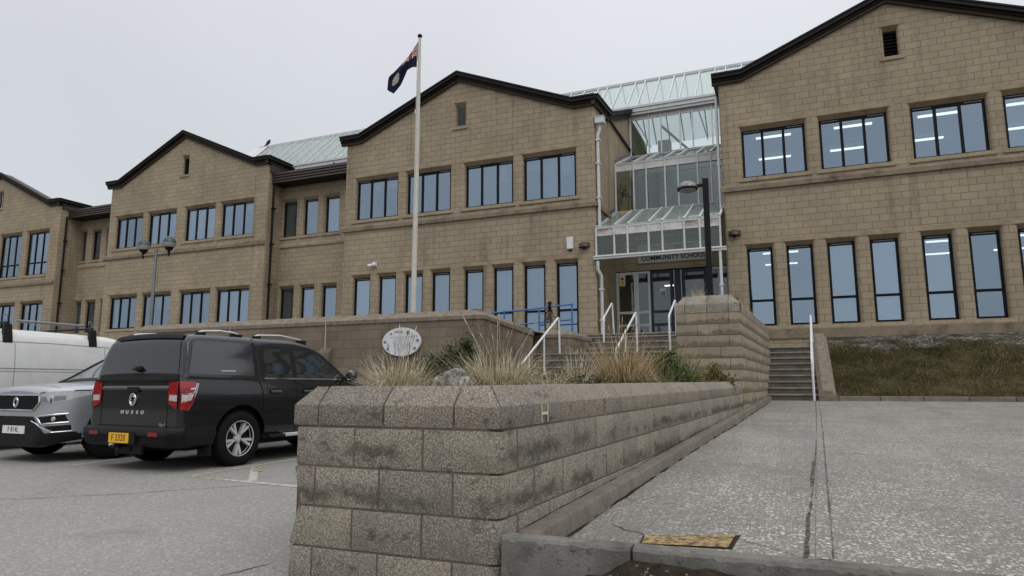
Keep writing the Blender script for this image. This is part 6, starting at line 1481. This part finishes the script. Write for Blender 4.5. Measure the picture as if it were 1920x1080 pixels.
def suv():
    rz = math.radians(178.0)      # nose towards the camera
    fa = Vector((-10.63, 7.40, 0)); L = 4.80; loc = fa - Matrix.Rotation(rz, 3, 'Z') @ Vector((0, L-.92, 0))
    o = tag(empty('parked_car', loc, rz), 'silver estate car parked nose out between the white van and the dark pickup', 'car')
    b = Body(0, L, [(0, 1.0), (.03, 1.08), (.35, 1.55), (.5, 1.66), (1.0, 1.73), (2.0, 1.75), (2.55, 1.73), (2.85, 1.64), (3.62, 1.185), (3.75, 1.135), (4.2, 1.12), (4.5, 1.10), (4.68, 1.075), (4.77, 1.05), (4.80, 1.0)],
             [(0, .45), (.5, .35), (4.0, .30), (4.6, .28), (4.8, .32)], [(.25, .86), (.4, .93), (.6, .955), (.85, .965), (1.05, .95), (1.12, .93), (1.2, .90), (1.45, .81), (1.75, .68)], .085, (.35, .2), (.75, .42), (1.02, L-.92), .445, .38, .035)
    put(b.shell(), 'body', 'metallic_silver', o, smooth=32)
    m = MB(); m.box(-.74, .74, .3, 4.4, .26, .62); m.box(-.78, .78, 3.4, 4.35, .3, .95); m.box(-.78, .78, .55, 1.5, .3, .95); put(m, 'underbody', 'dark_gap', o)
    m = MB(); b.top(m, 2.86, 3.58, -1, 1, .006, 12, 0, .03); put(m, 'windscreen', 'windscreen_glass', o, smooth=60)
    m = MB(); b.top(m, 3.60, 3.69, -1, 1, .008, 4, 0, .02); put(m, 'scuttle', 'black_plastic', o)
    for sgn in (1, -1):
        m = MB(); P = []
        for k in range(12): y = lerp(2.80, 3.66, k/11); P.append((sgn*(b.x(y, b.zt(y)-.03)+.004), y, b.zt(y)-.01))
        m.tube(P, .028, 6); put(m, 'windscreen_pillar', 'black_plastic', o, smooth=60)
    for sgn in (1, -1):
        m = MB(); b.side(m, [(1.7, 1.14), (2.55, 1.14), (2.52, 1.56), (1.72, 1.60)], sgn, .004); b.side(m, [(2.62, 1.14), (3.42, 1.14), (2.86, 1.52), (2.62, 1.56)], sgn, .004); put(m, 'door_window', 'dark_privacy_glass', o, smooth=60)
        m = MB(); b.strip(m, [(3.5, 1.08), (3.45, .8), (3.45, .38)], .012, sgn); b.strip(m, [(2.58, 1.12), (2.58, .4)], .012, sgn); put(m, 'panel_gaps', 'dark_gap', o)
        m = MB(); m.lathe([(0, -.10), (.07, -.09), (.10, 0), (.06, .09), (0, .1)], (0, 0, 0), 'x', 16); q = put(m, 'door_mirror', 'metallic_silver', o, smooth=60); q.location = (sgn*1.03, 3.22, 1.16); q.scale = (1, .7, .8)
        # headlamp with chrome eyebrow, runs round the wing
        hl = [(sgn*.52, .90), (sgn*.64, .85), (sgn*.82, .875), (sgn*.935, .97), (sgn*.94, 1.035), (sgn*.78, 1.025), (sgn*.56, .985)]
        m = MB(); b.face(m, hl, .010, 5); h = put(m, 'headlamp', 'clear_lens', o, smooth=60)
        m = MB(); b.face(m, [(sgn*.56, .895), (sgn*.64, .865), (sgn*.69, .87), (sgn*.65, .955), (sgn*.58, .95)], .014, 3); b.face(m, [(sgn*.74, .885), (sgn*.83, .905), (sgn*.83, .965), (sgn*.74, .96)], .014, 3); m.build('lamp_reflector', 'ink_grey', h)
        m = MB(); b.face(m, [(sgn*.54, .990), (sgn*.76, 1.028), (sgn*.93, 1.036), (sgn*.93, 1.052), (sgn*.76, 1.045), (sgn*.54, 1.008)], .014, 3); m.build('lamp_brow', 'chrome', h)
        m = MB(); b.face(m, [(sgn*.70, .865), (sgn*.725, .87), (sgn*.735, .975), (sgn*.705, .975)], .016, 2); m.build('lamp_divider', 'chrome', h)
        # fog lamp pocket with chrome bracket
        m = MB(); b.face(m, [(sgn*.55, .655), (sgn*.83, .690), (sgn*.85, .60), (sgn*.62, .575)], .008, 4); f = put(m, 'fog_pocket', 'dark_gap', o, smooth=60)
        trim = MB(); rod = lambda mm, P, rr: mm.tube([(sgn*x, b.front_y(x, False, z)+.010, z) for (xa, za), (xb, zb_) in zip(P, P[1:]) for x, z in [(lerp(xa, xb, k/5), lerp(za, zb_, k/5)) for k in range(5)]] + [(sgn*P[-1][0], b.front_y(P[-1][0], False, P[-1][1])+.010, P[-1][1])], rr, 6)
        rod(trim, [(.85, .705), (.51, .665), (.615, .557), (.85, .583)], .013); trim.build('fog_trim', 'chrome', f, smooth=60)
        m = MB(); m.lathe([(.0, .03), (.03, .025), (.036, 0)], (sgn*.745, b.front_y(.745)-.005, .632), 'y', 14); m.build('fog_lamp', 'clear_lens', f)
        m = MB(); b.face(m, [(sgn*.64, .525), (sgn*.86, .545), (sgn*.86, .47), (sgn*.74, .455)], .009, 4); put(m, 'lower_pocket', 'dark_gap', o)
        m = MB(); rod(m, [(.40, .600), (.53, .560), (.72, .440), (.86, .455)], .011); put(m, 'skid_trim', 'chrome', o, smooth=60)
        m = MB(); b.side(m, [(4.36, .33), (4.78, .36), (4.78, .42), (4.38, .42)], sgn, .006); b.strip(m, [(L-.92+.455*math.cos(a), .38+.455*math.sin(a)) for a in [PI*k/14 for k in range(15)]], .05, sgn, .006); put(m, 'arch_trim', 'black_plastic', o)
        wheel(o, sgn*.825, 1.02, .385, .25, sgn); wheel(o, sgn*.825, L-.92, .385, .25, sgn, rim_mat='black_plastic', turn=math.radians(-24))
    m = MB(); b.face(m, [(-.54, .87), (-.42, .76), (.42, .76), (.54, .87), (.52, .965), (-.52, .965)], .008, 5); g = put(m, 'grille', 'dark_gap', o, smooth=60)
    m = MB(); fr = [(-.54, .965), (-.55, .87), (-.42, .755), (.42, .755), (.55, .87), (.54, .965)]
    for (x0, z0), (x1, z1) in zip(fr, fr[1:]): m.tube([(lerp(x0, x1, k/8), b.front_y(lerp(x0, x1, k/8))+.012, lerp(z0, z1, k/8)) for k in range(9)], .013, 6)
    m.tube([(lerp(-.54, .54, k/16), b.front_y(lerp(-.54, .54, k/16))+.010, .972) for k in range(17)], .011, 6); m.build('grille_frame', 'chrome', g, smooth=60)
    m = MB()
    for z in (.79, .815, .84, .865, .89, .915, .935): m.tube([(lerp(-.46, .46, k/8), b.front_y(lerp(-.46, .46, k/8))+.010, z) for k in range(9)], .005, 5)
    m.build('grille_bars', 'black_plastic', g)
    emblem(o, face_matrix((0, b.y1+.014, .868), (-1, 0, 0)), .066)
    m = MB(); b.face(m, [(-.42, .665), (-.54, .56), (-.66, .42), (.66, .42), (.54, .56), (.42, .665)], .007, 4); put(m, 'lower_intake', 'dark_gap', o)
    m = MB(); b.face(m, [(-.70, .43), (.70, .43), (.88, .445), (.88, .33), (.62, .23), (-.62, .23), (-.88, .33), (-.88, .445)], .010, 5); put(m, 'lower_bumper', 'black_plastic', o, smooth=60)
    m = MB(); m.box(-.262, .262, b.y1+.008, b.y1+.022, .415, .528); pl = put(m, 'number_plate', 'white_plate', o); t = text('plate_characters', 'F 814L', .105, 'ink_black', None, face_matrix((0, b.y1+.0235, .471), (-1, 0, 0)), .001, .84, 1.10, .0); t.parent = pl
    m = MB(); b.top(m, 4.62, 4.63, -1, 1, .004, 2); put(m, 'bonnet_gap', 'dark_gap', o)
    return o
suv()
def van():
    rz = math.radians(-1.0); loc = (-13.55, 5.75, 0)
    o = tag(empty('van', loc, rz), 'white panel van with roof bars parked beyond the silver car', 'van')
    b = Body(0, 5.2, [(0, 2.0), (.05, 2.07), (.3, 2.10), (2.0, 2.11), (3.5, 2.09), (3.75, 2.06), (3.95, 1.99), (4.15, 1.86), (4.62, 1.30), (4.75, 1.22), (5.0, 1.1), (5.15, 1.0), (5.2, .9)], [(0, .4), (5.2, .35)],
             [(.3, .90), (.5, .94), (1.1, .95), (1.4, .945), (1.8, .90), (1.95, .865), (2.12, .76)], .12, (.12, .1), (.4, .35), (1.0, 4.3), .40, .34, .04)
    put(b.shell(), 'body', 'van_white', o, smooth=32)
    m = MB(); m.box(-.74, .74, .3, 4.8, .26, .9); put(m, 'underbody', 'dark_gap', o)
    m = MB()
    for sgn in (1, -1):
        b.strip(m, [(.12, 1.875), (2.5, 1.885), (3.6, 1.86)], .012, sgn, .003); b.strip(m, [(3.46, 1.86), (3.46, .5)], .012, sgn, .003); b.strip(m, [(1.8, 1.86), (1.8, .5)], .010, sgn, .003); b.strip(m, [(.1, 1.41), (3.4, 1.415)], .014, sgn, .003); b.strip(m, [(.1, 1.36), (3.4, 1.365)], .008, sgn, .003)
    put(m, 'panel_gaps', 'ink_grey', o)
    for sgn in (1, -1):
        m = MB(); b.side(m, [(3.55, 1.38), (4.35, 1.38), (4.02, 1.80), (3.55, 1.82)], sgn, .005); put(m, 'cab_window', 'dark_privacy_glass', o, smooth=60)
        for y in (1.0, 4.3): wheel(o, sgn*.80, y, .34, .21, sgn, rimr=.2)
    m = MB(); b.top(m, 4.05, 4.60, -1, 1, .006, 8, 0, .03); put(m, 'windscreen', 'windscreen_glass', o, smooth=60)
    m = MB(); b.face(m, [(-.5, .7), (.5, .7), (.5, .9), (-.5, .9)], .008); put(m, 'grille', 'black_plastic', o)
    for sgn in (1, -1):
        m = MB(); b.face(m, [(sgn*.55, .75), (sgn*.82, .78), (sgn*.82, .95), (sgn*.55, .92)], .008); put(m, 'headlamp', 'clear_lens', o)
        m = MB(); b.face(m, [(sgn*.80, .8), (sgn*.88, .8), (sgn*.88, 1.15), (sgn*.80, 1.15)], .008, 3, 0, True); put(m, 'tail_lamp', 'red_lens', o)
    rk = tag(empty('roof_bars', (loc[0], loc[1]+3.0, 2.1)), 'black footed roof bars with a grey pole lying on the white van', 'roof bars')
    for y in (1.68, 3.22):
        for sgn in (1, -1):
            X = .865; m = MB(); c = Vector((sgn*X, y, 0)); w = Matrix.Rotation(rz, 3, 'Z') @ c + Vector(loc)
            m.hexa([(w.x-.03, w.y-.085, 1.86), (w.x+.035*1, w.y-.085, 1.86), (w.x+.035, w.y+.085, 1.86), (w.x-.03, w.y+.085, 1.86)], [(w.x-.10, w.y-.06, 2.20), (w.x-.0, w.y-.06, 2.20), (w.x-.0, w.y+.06, 2.20), (w.x-.10, w.y+.06, 2.20)]); adopt(m.build('foot', 'black_plastic', bevel=.012), rk)
            m = MB(); m.tube(bend([(w.x-.06, w.y, 2.2), (w.x-.06, w.y, 2.36), (w.x-.06, w.y-.07, 2.36), (w.x-.06, w.y-.07, 2.30)], .04), .008, 6); adopt(m.build('hook', 'galvanised'), rk)
        m = MB(); m.tube([(loc[0]-.85, loc[1]+y, 2.22), (loc[0]+.88, loc[1]+y-.01, 2.22)], .022, 8); adopt(m.build('cross_bar', 'black_plastic'), rk)
    m = MB(); m.tube([(loc[0]+.72, loc[1]+1.9, 2.27), (loc[0]+.78, loc[1]+3.1, 2.27)], .028, 8); adopt(m.build('pole', 'galvanised', smooth=60), rk)
    return o
van()
# low hills across the road, far behind the viewpoint
def hills():
    r = random.Random(8); m = MB(); rows = []
    from mathutils import noise
    for j in range(8):
        row = []
        for i in range(60):
            a = PI*(.9+1.2*i/59); d = 380+j*50; h = (46+22*noise.noise(Vector((i*.13, j*.35, 2)))+12*noise.noise(Vector((i*.5, j*.5, 7))))*math.sin(PI*j/7*.5+.02); row.append((d*math.cos(a), d*math.sin(a), h-1))
        rows.append(row)
    m.grid(rows, 0, False, True); return struct(m.build('hills', 'field_turf', smooth=180))
hills()
